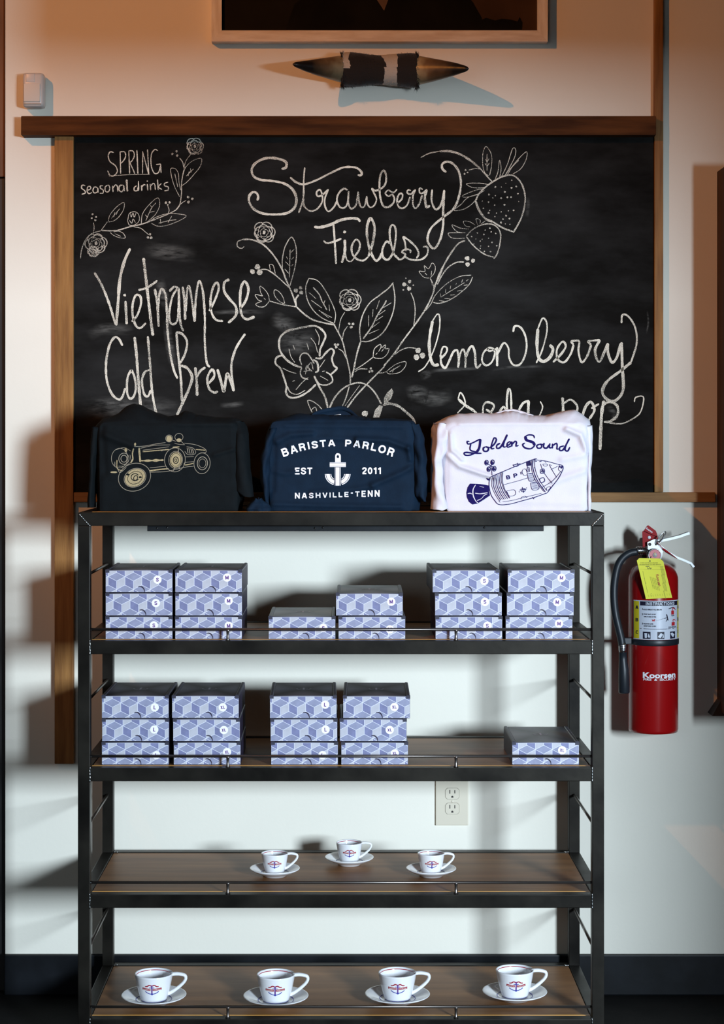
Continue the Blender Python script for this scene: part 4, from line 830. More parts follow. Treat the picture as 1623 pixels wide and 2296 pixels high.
# white shirt
YW=-0.395
sw=empty('folded_shirt',(P(1150,0,YW).x,YW+.09,ZT),'white T-shirt with blue script lettering and a space capsule print, rightmost on the top board','shirt','shirts draped over boxes on the top board')
onw=shirt_body(sw,'body',M_shw,[(1003,965),(1008,957),(1020,952),(1150,951),(1296,951),(1308,956),(1312,968),(1313,1140),(1306,1149),(1006,1149),(1001,1140)],
 [(975,1000),(970,975),(968,960),(975,951),(1000,937),(1025,928),(1055,926),(1085,927),(1115,926),(1135,921),(1150,920),(1170,925),(1190,930),(1225,931),(1250,926),(1275,920),(1293,919),(1308,928),(1322,942),(1326,962),(1325,1000),(1325,1050),(1320,1100),(1321,1146),(1316,1149),(1000,1149),(985,1080)],YW,.165,
 [([(1003,1020),(1030,1045),(1080,1062),(1110,1070)],.0045,8),([(1020,1015),(1035,1030)],.004,8),([(1270,962),(1300,975),(1315,1010)],.005,8),([(1240,1080),(1312,1055)],.0025,10),([(1120,1120),(1300,1128)],.0014,12),([(1030,950),(1150,949),(1290,949)],.003,6),([(1010,975),(1012,1010)],.004,8),([(1260,1030),(1312,1020)],.0018,9)],31,.0014)
sleeve(sw,M_shw,[(950,974,1012,-.385,-.30),(985,970,1008,-.40,-.29),(1030,967,992,-.405,-.29),(1080,966,996,-.40,-.29),(1120,966,1000,-.405,-.30),(1141,965,1001,-.41,-.31)],41,.005)
sleeve(sw,M_shw,[(955,1300,1324,-.385,-.30),(1000,1308,1326,-.39,-.30),(1060,1311,1322,-.39,-.31),(1120,1312,1322,-.39,-.31),(1145,1313,1322,-.385,-.32)],44,.003)
part('collar',MB().tube([P(x,y,YW+.05+.02*math.sin((x-1105)/90*3.14)) for x,y in ((1105,931),(1120,926),(1135,922.5),(1150,921),(1168,925),(1185,931),(1195,933))],[.003,.004,.0045,.0045,.0045,.004,.003],8),M_shw,sw,True)
g=MB(); K6=(940,900); k6=3.864
strokes(g,"w=2.6 435,350 415,345 420,368 455,362 530,325;w=4.4 530,325 520,400 498,440;w=2.6 448,362 442,420 498,440;w=3 498,440 440,465 398,465 388,448 410,442 470,448 540,450;w=2.8 575,392 555,405 560,430 590,430 600,405 575,392 612,402;w=2.8 612,402 650,370 668,330 650,315 628,370 625,410 650,405;w=3 700,362 672,380 672,405 700,400 735,345 762,287;740,330 727,390 750,395;w=2.6 750,392 790,365 785,348 762,365 765,397 800,385;w=3 802,345 802,392;802,375 830,345 842,355 837,388 860,380;w=2.6 998,320 990,296 950,290 920,302;w=5 918,300 930,335 985,355 1000,385;w=3 1000,385 965,410 915,402 895,375 915,360;w=2.8 1040,370 1017,385 1027,405 1055,402 1060,378 1040,370 1078,375;w=3 1082,358 1077,395 1102,405 1130,372;1132,362 1127,400 1150,400;w=3 1155,365 1152,408;1155,385 1188,362 1194,385 1192,412 1210,410;w=3 1255,385 1218,397 1218,425 1245,420 1275,370 1300,322;1280,355 1262,415 1285,430 1305,395",K6,k6,onw,2.8,ws=1.18,jitter=.12)
part('lettering_print',g,M_navy_ink,sw,label='blue script words Golden Sound')
g=MB()
def c6(x,y): return (K6[0]+x/k6,K6[1]+y/k6)
fillpoly(g,[c6(*p) for p in [(440,712),(418,745),(408,790),(412,830),(430,870),(460,893),(505,885),(560,850),(612,815),(604,780),(606,730),(570,722),(530,716),(485,713)]],onw)
fillpoly(g,[c6(*p) for p in [(578,662),(612,672),(600,685),(588,680)]],onw)
part('engine_print',g,M_navy_ink,sw,label='solid blue engine nozzle print')
g=MB(); strokes(g,"w=2 487,722 465,765 468,820 492,868 510,880;w=1.6 418,800 440,795 462,806;w=1.8 482,795 530,800 592,790;w=1.6 500,860 540,840 560,815 590,800;w=1.2 520,735 560,745",K6,k6,onw,1.4,jitter=.3)
g.v=[(x,y-.0006,z) for x,y,z in g.v]; part('engine_highlight_print',g,M_shw,sw)
g=MB()
ser=["w=1.6 612,655 604,720 618,800 650,855 690,893 780,890 900,858 1000,830 1108,792","w=1.6 612,655 720,610 850,556 984,503","w=1.4 984,503 1100,518 1200,545","w=1.6 1236,610 1200,670 1108,792"]
for i in range(7): ser.append("w=%s %d,%d %d,%d %d,%d %d,%d"%(1.5 if i%2 else .9,632+i*14,650-i*6,628+i*14,730-i*6,655+i*14,800-i*4,690+i*15,858-i*3))
ser+=["725,612 720,680 740,760 785,838","w=1.8 985,505 985,580 1020,680 1092,786","974,508 974,590 1006,682 1078,782","1000,508 1003,580 1034,670 1104,774","1125,545 1145,585 1190,660","1050,540 1070,600 1110,660 1150,710","1060,748 1150,690 1232,600","730,722 850,690 948,660","755,776 822,766 832,806 782,820 755,776","900,588 922,586 936,632 906,640 890,610 900,588","w=2 880,612 882,634","w=2 874,614 886,612","720,868 800,858 890,836 1060,795","700,875 690,862 705,850","880,848 885,830 920,822 935,838","930,540 950,610","932,575 950,570 956,606 938,610 932,575","w=1.6 1048,590 1080,586 1082,618 1052,622 1048,590","w=2.2 1060,598 1072,597 1073,610 1062,611 1060,598","w=1.6 1042,668 1078,662 1084,692 1050,702 1042,668","1070,542 1108,545 1104,560 1078,558 1070,542","1105,745 1135,738 1128,760 1102,770 1105,745","1130,548 1150,556","1140,590 1180,572 1200,560","w=1.8 993,514 1020,520","w=1.8 1038,522 1060,518","1090,525 1100,535","w=1.6 1200,545 1240,556 1246,580 1236,610","1215,550 1205,590 1232,612","w=2.6 1212,560 1222,570 1238,562 1228,584","w=1.6 866,768 930,760","w=1.6 892,742 904,792","w=1.4 880,758 912,754 916,776 886,780 880,758","w=2 862,780 872,786","w=2 924,752 932,746","w=1.6 808,556 840,545 878,540","w=1.4 812,545 822,570","w=1.4 850,532 858,560","w=1.4 830,550 850,540 858,556 838,566","w=1.6 978,828 992,846","w=1.4 984,840 1000,836","w=1.6 990,500 1020,495","w=1.4 1050,508 1098,520","995,570 1005,585"]
for (a,b,c_,d) in ((935,630,978,625),(962,706,1018,700),(926,520,968,514)):
    for i in range(7): ser.append("w=.9 %d,%d %d,%d"%(a+i*3,b+i*9,c_+i*3,d+i*9)) if (a!=926) else ser.append("w=.9 %d,%d %d,%d"%(a+i*6,b-i*1.5,a+i*6+6,b+44-i))
    ser.append("w=1 %d,%d %d,%d %d,%d %d,%d %d,%d"%(a,b,c_,d,c_+18,d+56,a+18,b+60,a,b)) if a!=926 else None
ser+=["w=1.3 622,560 628,600 628,640","w=1.4 590,540 652,575","w=1.4 640,535 600,580","w=1.2 622,635 634,640"]
strokes(g,';'.join(ser),K6,k6,onw,1.0,jitter=.05)
for (x,y) in ((582,530),(634,527),(601,587),(650,583)):
    ell(g,x,y,15,21,1.6,onw,.15,K=K6,k=k6); ell(g,x,y,7,12,1.8,onw,.3,.4,4.6,K=K6,k=k6); disc(g,*c6(x+3,y+2),1.5,onw)
gtext(g,'B',*c6(770,657),8.4,onw,width=8.8,rot=-.2,t=.2); gtext(g,'P',*c6(833,642),8.8,onw,width=8.8,rot=-.2,t=.2)
part('capsule_line_print',g,M_navy_ink,sw,label='blue line drawing of a space capsule')
# ---------------------------------------------------------------- fire extinguisher
M_redp = mat('red_enamel', (0.33,0.004,0.005), 0.26, coat=0.35, spec=0.4)
M_rub = mat('black_rubber', (0.012,0.016,0.022), 0.42)
M_lab = mat('label_paper', (0.66,0.70,0.80), 0.35)
M_yel = mat('label_yellow', (0.72,0.60,0.02), 0.4)
M_tag = mat('yellow_tag_card', (0.80,0.76,0.03), 0.6)
M_tagink = mat('tag_grey_ink', (0.22,0.22,0.04), 0.7)
M_tagred = mat('tag_red_ink', (0.45,0.08,0.03), 0.7)
M_redtag = mat('red_plastic', (0.33,0.006,0.010), 0.5, spec=0.15)
M_ink = mat('label_ink', (0.012,0.010,0.03), 0.5)
M_inkr = mat('label_red_ink', (0.50,0.02,0.03), 0.5)
YE=-0.082; DE=YE-CAMY; Rr=.0612
ex0=P(1464,1650,YE); ex=empty('fire_extinguisher',(ex0.x,YE,P(0,1648,YE-.05).z),'red fire extinguisher with yellow tag and black hose hanging right of the shelf','fire extinguisher')
XC=ex0.x
def ez(py,yy=YE-Rr): return CAMZ-(py-VY)/F*(yy-CAMY)
zb,zsh,ztop=ez(1650),ez(1304),ez(1264)
prof=[(0,zb+.004),(Rr*.86,zb+.002),(Rr*.97,zb+.003),(Rr,zb+.010),(Rr,zsh)]
for i in range(1,10):
    a=i/9*math.pi/2; prof.append((Rr*.30+Rr*.70*math.cos(a),zsh+(ztop-zsh)*math.sin(a)))
prof+=[(Rr*.26,ztop+.002),(Rr*.26,ztop+.016),(0,ztop+.016)]
part('cylinder',MB().lathe(prof,(XC,YE,0),64),M_redp,ex,True)
def cyl(x,y,l=0,r=Rr):
    """pixel on the front of the cylinder"""
    rr=r+.0005+l; u=(x-1464)/F*(YE-Rr-CAMY+.012); u=max(-rr*.999,min(rr*.999,u)); a=math.asin(u/rr); return (XC+rr*math.sin(a),YE-rr*math.cos(a),ez(y))
def cyl_rect(mb,x0,x1,y0,y1,l=0,mi=0,n=16):
    vs=[];
    for i in range(n+1):
        x=x0+(x1-x0)*i/n; vs+=[cyl(x,y0,l),cyl(x,y1,l)]
    mb.add(vs,[(2*i,2*i+2,2*i+3,2*i+1) for i in range(n)],mi)
# paper label wrapped round the front
lm=MB(); cyl_rect(lm,1415,1518.5,1347,1435,.0001,0,24); cyl_rect(lm,1415.5,1425.5,1349,1433,.0004,1,6); cyl_rect(lm,1514,1518.3,1349,1433,.0004,1,4); cyl_rect(lm,1427.5,1513.5,1349,1358.5,.0004,2,16)
for x in (1433,1464,1494): cyl_rect(lm,x,x+(16 if x<1490 else 13),1417,1433,.0004,2,4)
cyl_rect(lm,1427,1514,1410,1411,.0004,2,8)
lo=part('instruction_label',lm,[M_lab,M_yel,M_ink],ex,label='white paper label headed INSTRUCTIONS')
def cylA(x,y,l=0): return cyl(x,y,.0008+l)
tm=MB(); gtext(tm,'INSTRUCTIONS',1472,1353.8,6.6,cylA,width=66,t=.2,gap=.16)
for x,pts in ((1436,[(1436,1420),(1442,1420),(1441,1431),(1437,1431)]),(1441,[(1443,1428),(1445,1420),(1448,1428),(1446,1431)]),(0,[(1465,1428),(1472,1419),(1477,1423),(1471,1431)]),(0,[(1475,1431),(1478,1421),(1479,1430)]),(0,[(1495,1421),(1499,1419),(1505,1424),(1502,1430),(1498,1427)])): fillpoly(tm,pts,cylA)
part('label_heading',tm,M_lab,ex)
tm=MB()
for (s,x,y,w) in (('HOLD UPRIGHT. PULL RING PIN',1454,1367,40),('START BACK 10 FEET',1448,1377.5,26),('AIM AT BASE OF FIRE',1448,1383,26),('SQUEEZE LEVER',1445,1399,20),('SWEEP SIDE TO SIDE',1448,1404,26),('PULL PIN',1501,1381,7),('SQUEEZE',1500,1407,20)): text(tm,s,x,y,3.0,cylA,width=w,bold=.02)
for i,y in enumerate((1366,1378,1399)): text(tm,'123'[i],1432.5,y,4,cylA,bold=.01)
for i,y in enumerate((1363,1391,1419)): gtext(tm,'ABC'[i],1421.5,y,8,cylA,width=4.5); gtext(tm,'ABC'[i],1516,y,8,cylA,width=2.4)
strokes(tm,"w=1.6 1490,1366 1502,1363 1508,1369;w=2.4 1485,1377 1487,1384 1489,1392;w=1.6 1487,1385 1479,1387;w=1.4 1487,1388 1484,1394;w=.5 1479,1387 1468,1390 1460,1391",(0,0),1,cylA,1)
part('label_text',tm,M_ink,ex)
for pl,st in (([(1497,1370),(1504,1370),(1504,1379),(1497,1379)],"w=1.6 1500,1370 1501,1364 1508,1368"),([(1498,1396),(1506,1396),(1506,1404),(1498,1404)],"w=1.6 1502,1396 1502,1390 1509,1393"),([(1452,1388),(1454.5,1390.5),(1457,1388.5),(1459,1388),(1458,1393),(1453,1393)],"")):
    tm=MB(); fillpoly(tm,pl,cylA); strokes(tm,st,(0,0),1,cylA,1); part('pictogram',tm,M_inkr,ex)
tm=MB(); cylB=lambda x,y,l=0:cyl(x,y,.0004); text(tm,'Koorsen',1470.5,1514,12.5,cylB,width=75,bold=.035)
text(tm,'FIRE',1442.5,1523.8,5.4,cylB,width=17,bold=.02); text(tm,'&',1460.5,1523.8,5.4,cylB,width=7,bold=.02); text(tm,'SECURITY',1489,1523.8,5.4,cylB,width=40,bold=.02)
part('maker_print',tm,M_print_w,ex,label='white printed maker name')
part('strap_band',MB().lathe([(Rr+.0006,ez(1449)),(Rr+.0016,ez(1447.5)),(Rr+.0016,ez(1437)),(Rr+.0006,ez(1435.5))],(XC,YE,0),64),M_rub,ex,True)
part('wall_bracket',MB().box((XC-.014,-.0005,ez(1600)),(XC+.014,YE+Rr-.0005,ez(1212)),.002),M_dark,ex)
# strap clip holding the nozzle
hx=P(1396,0,YE-.02).x
cl=MB(); cl.box((hx-.006,YE-.028,ez(1448)),(XC-Rr+.004,YE-.006,ez(1434)),.0015); part('hose_clip',cl,M_rub,ex)
def E3(px,py,y): p=P(px,py,y); return (p.x,y,p.z)
hy=YE-.030
hose=[(1428,1237),(1412,1240),(1397,1250),(1386,1266),(1380,1288),(1376.5,1315),(1376.5,1345),(1379.5,1375),(1386,1405),(1392,1430),(1395,1448)]
hs=catmull(hose,4); part('hose',MB().tube([E3(p.x,p.y,hy) for p in hs],.0093,16),M_rub,ex,True)
fm=MB(); fm.tube([E3(1395,1443,hy),E3(1395.6,1446,hy),E3(1396,1458,hy),E3(1396,1463,hy)],[.0092,.0100,.0100,.0090],20)
for y in (1449,1453,1457): fm.tube([E3(1396,y-.8,hy),E3(1396,y+.8,hy)],.0106,20)
part('ferrule',fm,M_chrome,ex,True)
part('nozzle',MB().tube([E3(1396,1462,hy),E3(1396.5,1480,hy),E3(1398,1500,hy),E3(1399,1552,hy),E3(1399,1554,hy)],[.0093,.0100,.0125,.0136,.0120],24),M_rub,ex,True)
fm=MB(); fm.tube([E3(1426.5,1234.6,hy),E3(1430,1234.6,hy),E3(1446,1234.6,hy),E3(1451,1236,hy+.01)],[.0094,.0096,.0096,.0075],20)
for x in (1431.5,1435.5,1439.5): fm.tube([E3(x-.9,1234.6,hy),E3(x+.9,1234.6,hy)],.0104,20)
part('ferrule',fm,M_chrome,ex,True)
vy=YE-.012
part('valve_body',MB().prism([(P(x,y,vy).x,P(x,y,vy).z) for x,y in ((1449,1215),(1463,1208.5),(1473,1208),(1474,1222),(1484,1232),(1482,1244),(1474,1268),(1456,1268),(1452,1244),(1450,1230))],vy-.016,vy+.020),M_cast,ex)
part('rivet',MB().lathe([(0,-.0035),(.003,-.003),(.0042,0)],E3(1456.5,1220.5,vy-.0155),14,axis='Y'),M_chrome,ex,True)
def bar(name,pts,w,t,m):
    mb=MB(); V=[Vector(E3(x,y,vy)) for x,y in pts]; vs=[]; n=len(V)
    for i,p in enumerate(V):
        tg=(V[min(i+1,n-1)]-V[max(i-1,0)]).normalized(); nn=Vector((-tg.z,0,tg.x))
        for dy,dn in ((-w,-t),(w,-t),(w,t),(-w,t)): vs.append(p+Vector((0,dy,0))+nn*dn)
    fs=[(i*4+k,i*4+(k+1)%4,i*4+4+(k+1)%4,i*4+4+k) for i in range(n-1) for k in range(4)]+[(3,2,1,0),tuple((n-1)*4+k for k in range(4))]
    return part(name,mb.add(vs,fs),m,ex)
bar('carry_handle',[(1462,1213),(1480,1212),(1500,1208),(1522,1202.5),(1540,1196),(1544,1195)],.011,.0030,M_cast)
bar('squeeze_lever',[(1466,1222),(1480,1225),(1496,1238),(1515,1249),(1535,1257),(1548,1263),(1554,1271)],.010,.0026,M_cast)
gy=vy-.022
gc=E3(1467.5,1244.5,gy)
part('gauge',MB().lathe([(0,.018),(.011,.018),(.0155,.008),(.0165,0),(.0165,-.003),(.0150,-.0042),(.0140,-.0030),(0,-.0028)],gc,36,axis='Y'),M_chrome,ex,True)
part('gauge_dial',MB().lathe([(0,-.0036),(.0136,-.0036),(.0136,-.0026),(0,-.0026)],gc,36,axis='Y'),mat('gauge_pink',(0.55,0.09,0.11),.35),ex)
part('gauge_centre',MB().lathe([(0,-.0048),(.0055,-.0045),(.0060,-.0034)],(gc[0],gc[1],gc[2]),24,axis='Y'),mat('gauge_grey',(0.25,0.22,0.22),.4),ex)
nb=MB(); nb.add([(gc[0]-.001,gy-.0052,gc[2]),(gc[0]+.001,gy-.0052,gc[2]),(gc[0]-.0005,gy-.0052,gc[2]+.010)],[(0,1,2)]); part('gauge_needle',nb,M_yel,ex)
# pull-pin ring
rg=[]
for i in range(36):
    a=2*math.pi*i/36; u=.0150*math.cos(a); v=.0060*math.sin(a); c0=Vector(E3(1482,1206,vy-.022)); d1=Vector((.55,0,.83)); d2=Vector((.80,.35,-.45)); rg.append(c0+d1*u*1.25+d2*v)
part('pin_ring',MB().tube(rg,.0011,8,closed=True),M_chrome,ex,True)
rg=[c0+(p-c0)*.80+Vector((-.0015,.006,-.002)) for p in rg]; part('pin_ring',MB().tube(rg,.0010,8,closed=True),M_chrome,ex,True)
part('pull_pin',MB().tube([E3(1470,1222,vy-.018),E3(1478,1213,vy-.020)],.0016,8),M_chrome,ex,True)
part('tamper_seal',MB().tube([E3(1473,1216,vy-.021),E3(1484,1228,vy-.021),E3(1492,1235,vy-.021),E3(1505,1243,vy-.016),E3(1518,1253,vy-.014)],[.0009,.0009,.0030,.0010,.0008],8),M_redtag,ex,True)
# red tag behind the valve
def plate(name,px,y,t,m,lab=None):
    mb=MB(); mb.prism([(P(a,b,y).x,P(a,b,y).z) for a,b in px],y,y+t); return part(name,mb,m,ex,label=lab)
plate('red_tag',[(1440,1192),(1443,1190),(1472,1196),(1475,1207),(1473,1222),(1441,1226)],vy-.004,.003,M_redtag,'dark red plastic tag')
plate('red_tag_flap',[(1443.5,1190),(1451,1178.5),(1454,1178),(1470,1190),(1472.5,1196),(1474,1203),(1460,1198)],vy-.010,.003,M_redtag)
part('tag_eyelet',MB().lathe([(0,-.0012),(.0038,-.0008),(.0040,.001)],E3(1455.5,1205,vy-.006),16,axis='Y'),M_stick,ex,True)
tm=MB(); tf=lambda x,y,l=0:(P(x,y,vy-.0106).x,vy-.0106,P(x,y,vy-.0106).z)
text(tm,'Koorsen',1456,1188.5,4.6,tf,width=17,rot=.62,bold=.02); part('tag_print',tm,M_print_w,ex)
# yellow inspection tag hanging in front
ty=YE-Rr-.006
TG=[(1427.5,1257),(1433,1251.5),(1450,1251.5),(1480,1252.5),(1487,1259),(1507,1340.5),(1448,1343)]
plate('inspection_tag',TG,ty,.0007,M_tag,'yellow inspection tag on a string')
part('tag_string',MB().tube([E3(1457,1258,ty-.001),E3(1460,1246,vy-.02),E3(1466,1234,vy-.018)],.0008,6),M_rub,ex,True)
tf=lambda x,y,l=0:(P(x,y,ty-.0004-l).x,ty-.0004-l,P(x,y,ty).z)
tm=MB(); disc(tm,1457,1258,1.8,tf); ra=-.245
strokes(tm,"w=1.6 1447,1270 1456,1270;w=1.4 1451,1271 1453,1276 1457,1272 1458,1276 1461,1273",(0,0),1,tf,1)
for s,x,y,w in (('THIS EXTINGUISHER',1455,1262,40),('HAS BEEN INSPECTED AND SERVICED',1458,1265.5,48)): text(tm,s,x,y,2.2,tf,width=w,rot=.0,bold=.0)
for i in range(5): text(tm,'LIFE FIRE SAFETY SERVICE',1461+i*3.6,1306+i*1.2,1.6,tf,width=28,rot=1.32,bold=0)
for i in range(10): text(tm,'1 2 3 4 5',1454+i*5.2,1336-i*.4,1.6,tf,width=4.6,bold=0,rot=1.3); text(tm,'0000000000000000',1483+(i%3)*2.6+2.4*(i//3),1280+18*(i//3),1.5,tf,width=20,rot=1.32,bold=0)
strokes(tm,"w=.5 1431,1267 1488,1270;w=.5 1434,1276 1490,1277;w=.5 1441,1280 1452,1330;w=1.8 1444,1296 1445,1298;w=1.8 1447,1306 1448,1309;w=2 1459,1331 1461,1331.5;w=2 1459,1336 1461,1336.5",(0,0),1,tf,1)
part('tag_fine_print',tm,M_tagink,ex)
tm=MB(); text(tm,'Koorsen',1476.5,1301,6,tf,width=27,rot=1.34,bold=.03); part('tag_heading_print',tm,M_tagred,ex)
# ---------------------------------------------------------------- outlet
M_iv=mat('ivory_plastic',(0.66,0.60,0.48),.38); M_slot=mat('outlet_slot',(0.02,0.015,0.012),.6); M_line2=mat('outlet_shadow_line',(0.25,0.22,0.17),.6)
op=P(1013,1790,0); ou=empty('wall_outlet',(op.x,0,op.z),'ivory duplex electrical outlet low on the wall behind the shelf','outlet')
a=P(976.5,1728,-.006); b=P(1050,1851,-.006)
part('cover_plate',MB().box((a.x,-.0002,b.z),(b.x,-.0062,a.z),.0022),M_iv,ou)
for py in (1779.5,1813):
    c=P(1014,py,-.0064); w_,h_=.0172,.0138
    def oct_(w,h):
        pts=[]
        for i in range(40):
            t=2*math.pi*i/40; x=w*math.cos(t)*1.12; z=h*math.sin(t)*1.25; pts.append((c.x+max(-w,min(w,x)),c.z+max(-h,min(h,z))))
        return pts
    part('socket_rim',MB().prism(oct_(w_+.0008,h_+.0008),-.0066,-.0060),M_line2,ou)
    r_=part('socket_face',MB().prism(oct_(w_,h_),-.0074,-.0060),M_iv,ou)
    g=MB(); y=-.0078
    for dx,hh in ((-.0062,.0092),(.0062,.0080)): g.box((c.x+dx-.0011,y,c.z+.0048-hh/2),(c.x+dx+.0011,-.0062,c.z+.0048+hh/2))
    g.prism([(c.x-.0026,c.z-.0100),(c.x+.0026,c.z-.0100),(c.x+.0026,c.z-.0070),(c.x+.0014,c.z-.0052),(c.x-.0014,c.z-.0052),(c.x-.0026,c.z-.0070)],y,-.0062)
    part('socket_slot',g,M_slot,ou)
part('screw',MB().lathe([(0,-.0016),(.0026,-.0012),(.0032,0)],(P(1014,1797,-.0064).x,-.0062,P(1014,1797,-.0064).z),14,axis='Y'),M_iv,ou)
# ---------------------------------------------------------------- motion sensor
M_sens=mat('sensor_plastic',(0.62,0.60,0.58),.35); M_lens=mat('sensor_lens',(0.66,0.62,0.56),.55)
sp=P(74,240,0); se=empty('motion_sensor',(sp.x,0,sp.z),'small white motion sensor high on the wall at the left','sensor')
a=P(50,162,-.045); b=P(97,239,-.045)
part('housing',MB().box((a.x,-.001,b.z),(b.x,-.045,a.z),.009),M_sens,se,True)
a2=P(53,187,-.046); b2=P(90,228,-.046); part('lens_window',MB().box((a2.x,-.043,b2.z),(b2.x,-.0475,a2.z),.0018),M_lens,se,True)
a2=P(58,165,-.046); b2=P(78,184,-.046); part('upper_cap',MB().box((a2.x,-.040,b2.z),(b2.x,-.0463,a2.z),.0015),M_sens,se,True)
part('lower_seam',MB().box((P(54,0,-.046).x,-.043,P(0,233.5,-.046).z),(P(92,0,-.046).x,-.0456,P(0,232,-.046).z)),M_line2,se)
# ---------------------------------------------------------------- horns
M_horn=mat('horn_keratin',(0.10,0.065,0.026),.4,rgb2=(0.015,0.010,0.008),scale=14,stretch=(3,8,8)); 
def hornmat():
    m=mat('horn_keratin',(0.1,0.06,0.03),.38,bump=.3,bscale=50); nt=m.node_tree; b=nt.nodes['Principled BSDF']
    at=nt.nodes.new('ShaderNodeAttribute'); at.attribute_name='tip'; n=nt.nodes.new('ShaderNodeTexNoise'); n.inputs['Scale'].default_value=30
    tc=nt.nodes.new('ShaderNodeTexCoord'); nt.links.new(tc.outputs['Object'],n.inputs['Vector'])
    ad=nt.nodes.new('ShaderNodeMath'); ad.operation='MULTIPLY_ADD'; ad.inputs[1].default_value=.5; nt.links.new(n.outputs[0],ad.inputs[0]); nt.links.new(at.outputs['Fac'],ad.inputs[2])
    r=nt.nodes.new('ShaderNodeValToRGB'); e=r.color_ramp.elements; e[0].position=.3; e[0].color=(.46,.38,.22,1); e[1].position=1.05; e[1].color=(.012,.008,.006,1); k=e.new(.62); k.color=(.16,.095,.045,1)
    nt.links.new(ad.outputs[0],r.inputs[0]); nt.links.new(r.outputs[0],b.inputs['Base Color']); return m
M_horn=hornmat()
M_hb=mat('black_hide',(0.010,0.007,0.006),.9,sheen=.2); M_hw=mat('white_hide',(0.50,0.46,0.40),.9)
hc=P(850,156,-.06); ho=empty('mounted_horns',(hc.x,0,hc.z),'pair of dark horns joined by black and white cowhide mounted on the wall','horns')
def horn(pts,r0):
    mb=MB(); s=catmull([(p[0],p[1]) for p in pts],4); n=len(s); V=[];rs=[];tip=[]
    for i,p in enumerate(s):
        t=i/(n-1); y=pts[0][2]+(pts[-1][2]-pts[0][2])*t**1.1; V.append(E3(p.x,p.y,y)); rs.append(r0*(1-t)**.82*(1-.0*t)+.0035); tip+= [t]*24
    rs[-1]=.0016; mb.tube(V,rs,24); me=mb.mesh('horn'); at=me.attributes.new('tip','FLOAT','POINT'); at.data.foreach_set('value',tip[:len(me.vertices)])
    return link('horn',me,M_horn,ho,True)
horn([(772,155,-.058),(730,152,-.075),(695,149,-.10),(672,146,-.13),(657,144,-.165)],.031)
horn([(930,158,-.058),(965,157,-.07),(1000,155.5,-.09),(1030,154.5,-.12),(1050,154,-.15)],.034)
def patch(px,a):
    w=6*noise.noise(Vector((px*.04,a*1.2,0)))+3*noise.noise(Vector((px*.15,a*4,5)))
    if 852+w+10*math.cos(a*1.0)<px<890+w*.6: return 1
    if 768<px<784+w and math.sin(a)>-.1: return 1
    return 0
mb=MB(); nx,na=230,110; vs=[];hide_y=-.055
def hp(px,a,l=0):
    t=(px-765)/172; R=.0415+.0015*math.sin(t*9)+.0012*noise.noise(Vector((px*.05,a*2,1)))-(.004*math.exp(-((t-.5)/.3)**2))+l
    if t<.02 or t>.98: R-=.003
    x=P(px,0,hide_y).x; zc=CAMZ-(156+2*t-VY)/F*(hide_y-CAMY); return (x,hide_y-R*math.cos(a)*1.0,zc+R*math.sin(a))
for i in range(nx+1):
    for k in range(na): vs.append(hp(765+172*i/nx,2*math.pi*k/na))
fs=[];mi=[]
for i in range(nx):
    for k in range(na):
        fs.append((i*na+k,i*na+(k+1)%na,(i+1)*na+(k+1)%na,(i+1)*na+k)); mi.append(patch(765+172*(i+.5)/nx,2*math.pi*(k+.5)/na))
fs+=[tuple(range(na-1,-1,-1)),tuple(nx*na+k for k in range(na))]; mi+=[0,0]
mb.v=vs;mb.f=fs;mb.mi=mi; part('cowhide_wrap',mb,[M_hb,M_hw],ho,True)
hb=MB(); rnd=random.Random(4)
def hair(px,a,dx,dl,L,mi):
    p=Vector(hp(px,a)); q=Vector(hp(px,a,.01))-p; q.normalize(); e=p+q*L*dl+Vector((dx*L,0,-.15*L)); w=Vector((.0005,0,.0003)); hb.add([p-w,p+w,e],[(0,1,2)],mi)
for i in range(1500):
    px=rnd.choice((rnd.uniform(764,770),rnd.uniform(932,938),rnd.uniform(765,937),rnd.uniform(765,937))); a=rnd.uniform(0,2*math.pi); m_=patch(px,a)
    edge=px<771 or px>931; hair(px,a,rnd.uniform(-.6,.6),rnd.uniform(.25,.6) if not edge else rnd.uniform(.5,1.1),rnd.uniform(.006,.013) if edge else rnd.uniform(.004,.009),m_)
hm=part('hide_hair',hb,[M_hb,M_hw],ho); hm['kind']='stuff'
part('wall_mount',MB().box((hc.x-.05,-.0005,hc.z-.022),(hc.x+.05,-.030,hc.z+.022),.003),M_brown,ho)
# ---------------------------------------------------------------- framed portrait
M_fr=mat('whitewashed_frame',(0.93,0.90,0.86),.7,rgb2=(0.76,0.69,0.62),scale=6,stretch=(2,4,14),bump=.3,bscale=40)
M_frv=mat('whitewashed_frame_upright',(0.93,0.90,0.86),.7,rgb2=(0.76,0.69,0.62),scale=6,stretch=(14,4,2),bump=.3,bscale=40)
M_pbg=mat('canvas_brown',(0.055,0.029,0.016),.8,spec=.1,var=.25,scale=7); M_psuit=mat('canvas_dark',(0.006,0.005,0.004),.8,spec=.08,var=.4,scale=10); M_pleft=mat('canvas_shadow',(0.010,0.008,0.006),.8,spec=.08,var=.3,scale=6); M_pskin=mat('canvas_skin',(0.13,0.075,0.045),.8,var=.15,scale=20)
fp_=P(851,94,0); pf=empty('framed_portrait',(fp_.x,0,fp_.z),'dark painted portrait in a whitewashed wooden frame, its lower edge at the top','picture')
yf=-.030; zt=2.62
def fpx(x,y): p=P(x,y,yf); return (p.x,p.z)
xl,zb_=fpx(474,93); xr,_=fpx(1228,93); xi,zi=fpx(497,68); xj,_=fpx(1205,68)
part('frame_side',MB().prism([(xl,zb_),(xr,zb_),(xj,zi),(xi,zi)],yf,-.001),M_fr,pf)
part('frame_side',MB().prism([(xl,zb_),(xi,zi),(xi,zt),(xl,zt+.025)],yf,-.001),M_frv,pf)
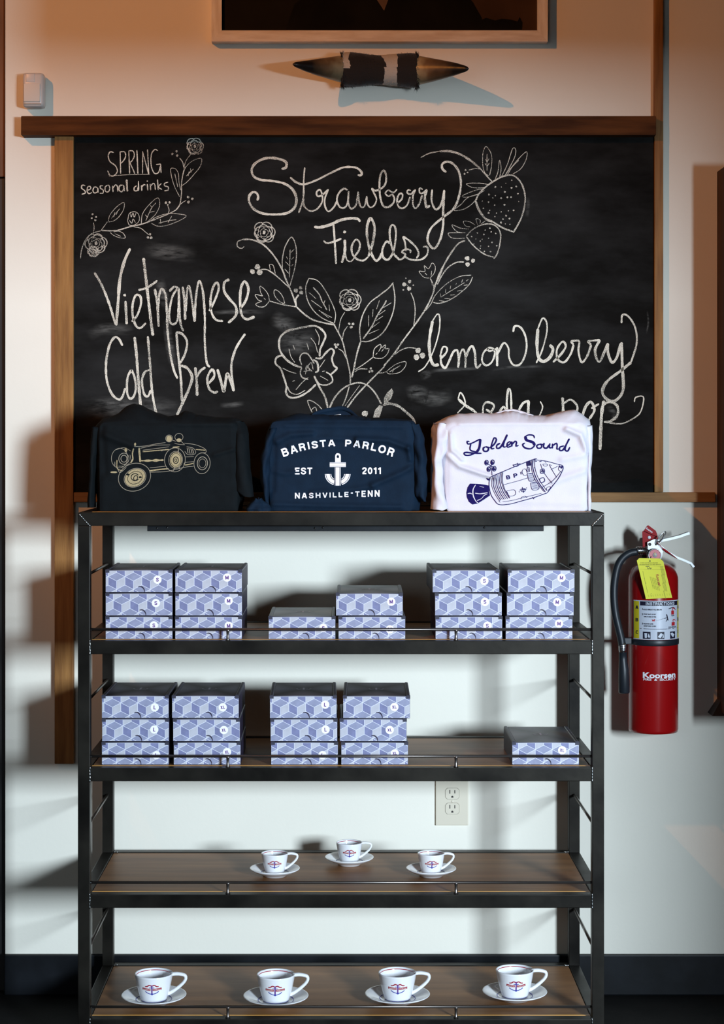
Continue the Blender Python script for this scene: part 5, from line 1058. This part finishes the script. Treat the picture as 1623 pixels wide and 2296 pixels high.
part('frame_side',MB().prism([(xr,zb_),(xr,zt+.025),(xj,zt),(xj,zi)],yf,-.001),M_frv,pf)
part('frame_side',MB().prism([(xi,zt),(xj,zt),(xr,zt+.025),(xl,zt+.025)],yf,-.001),M_fr,pf)
part('canvas',MB().box((xi,-.018,zi),(xj,-.004,zt)),M_pbg,pf)
cf=lambda x,y,l=0:(P(x,y,-.0185).x,-.0183-l*4,P(x,y,-.0185).z)
g=MB(); fillpoly(g,[(498,67),(800,67),(800,20),(790,-40),(640,-120),(498,-120)],cf,1)
fillpoly(g,[(640,67),(1080,67),(1080,40),(1060,5),(1030,-30),(960,-60),(900,-80),(870,-5),(861,24),(845,0),(838,-80),(780,-70),(720,-40),(660,10)],cf,0)
fillpoly(g,[(838,-80),(845,0),(861,24),(872,-5),(900,-80)],cf,2)
fillpoly(g,[(1080,67),(1170,67),(1171,50),(1165,38),(1160,48),(1145,44),(1125,42),(1110,46),(1090,40),(1078,45)],cf,0)
part('portrait_paint',g,[M_psuit,M_pleft,M_pskin],pf,label='dark suit and open collar of a painted figure')
# ---------------------------------------------------------------- tall board cabinet at the right edge
a=P(1607,385,0); b=P(1607,1590,0)
wc=empty('wall_cabinet',(a.x+.2,0,b.z),'tall dark brown cabinet hanging on the wall, cut off by the right edge','cabinet')
part('carcass',MB().box((a.x,-.20,b.z),(a.x+.42,-.0005,a.z),.002),M_brown,wc)
part('door',MB().box((a.x+.004,-.220,b.z+.006),(a.x+.416,-.2005,a.z-.004),.002),M_brown,wc)
br=MB(); x0=P(1586,0,0).x; z0=P(0,1597,0).z; z1=P(0,1566,0).z
br.add([(x0,-.0006,z0),(x0+.08,-.0006,z0),(a.x+.0,-.0006,z1),(x0,-.06,z0),(x0+.08,-.06,z0),(a.x,-.045,z1)],[(0,1,2),(5,4,3),(0,3,4,1),(1,4,5,2),(2,5,3,0)])
part('support_foot',br,M_dark,wc)
print('objects',len(bpy.data.objects),'tris',sum(len(o.data.polygons) for o in bpy.data.objects if o.type=='MESH'))
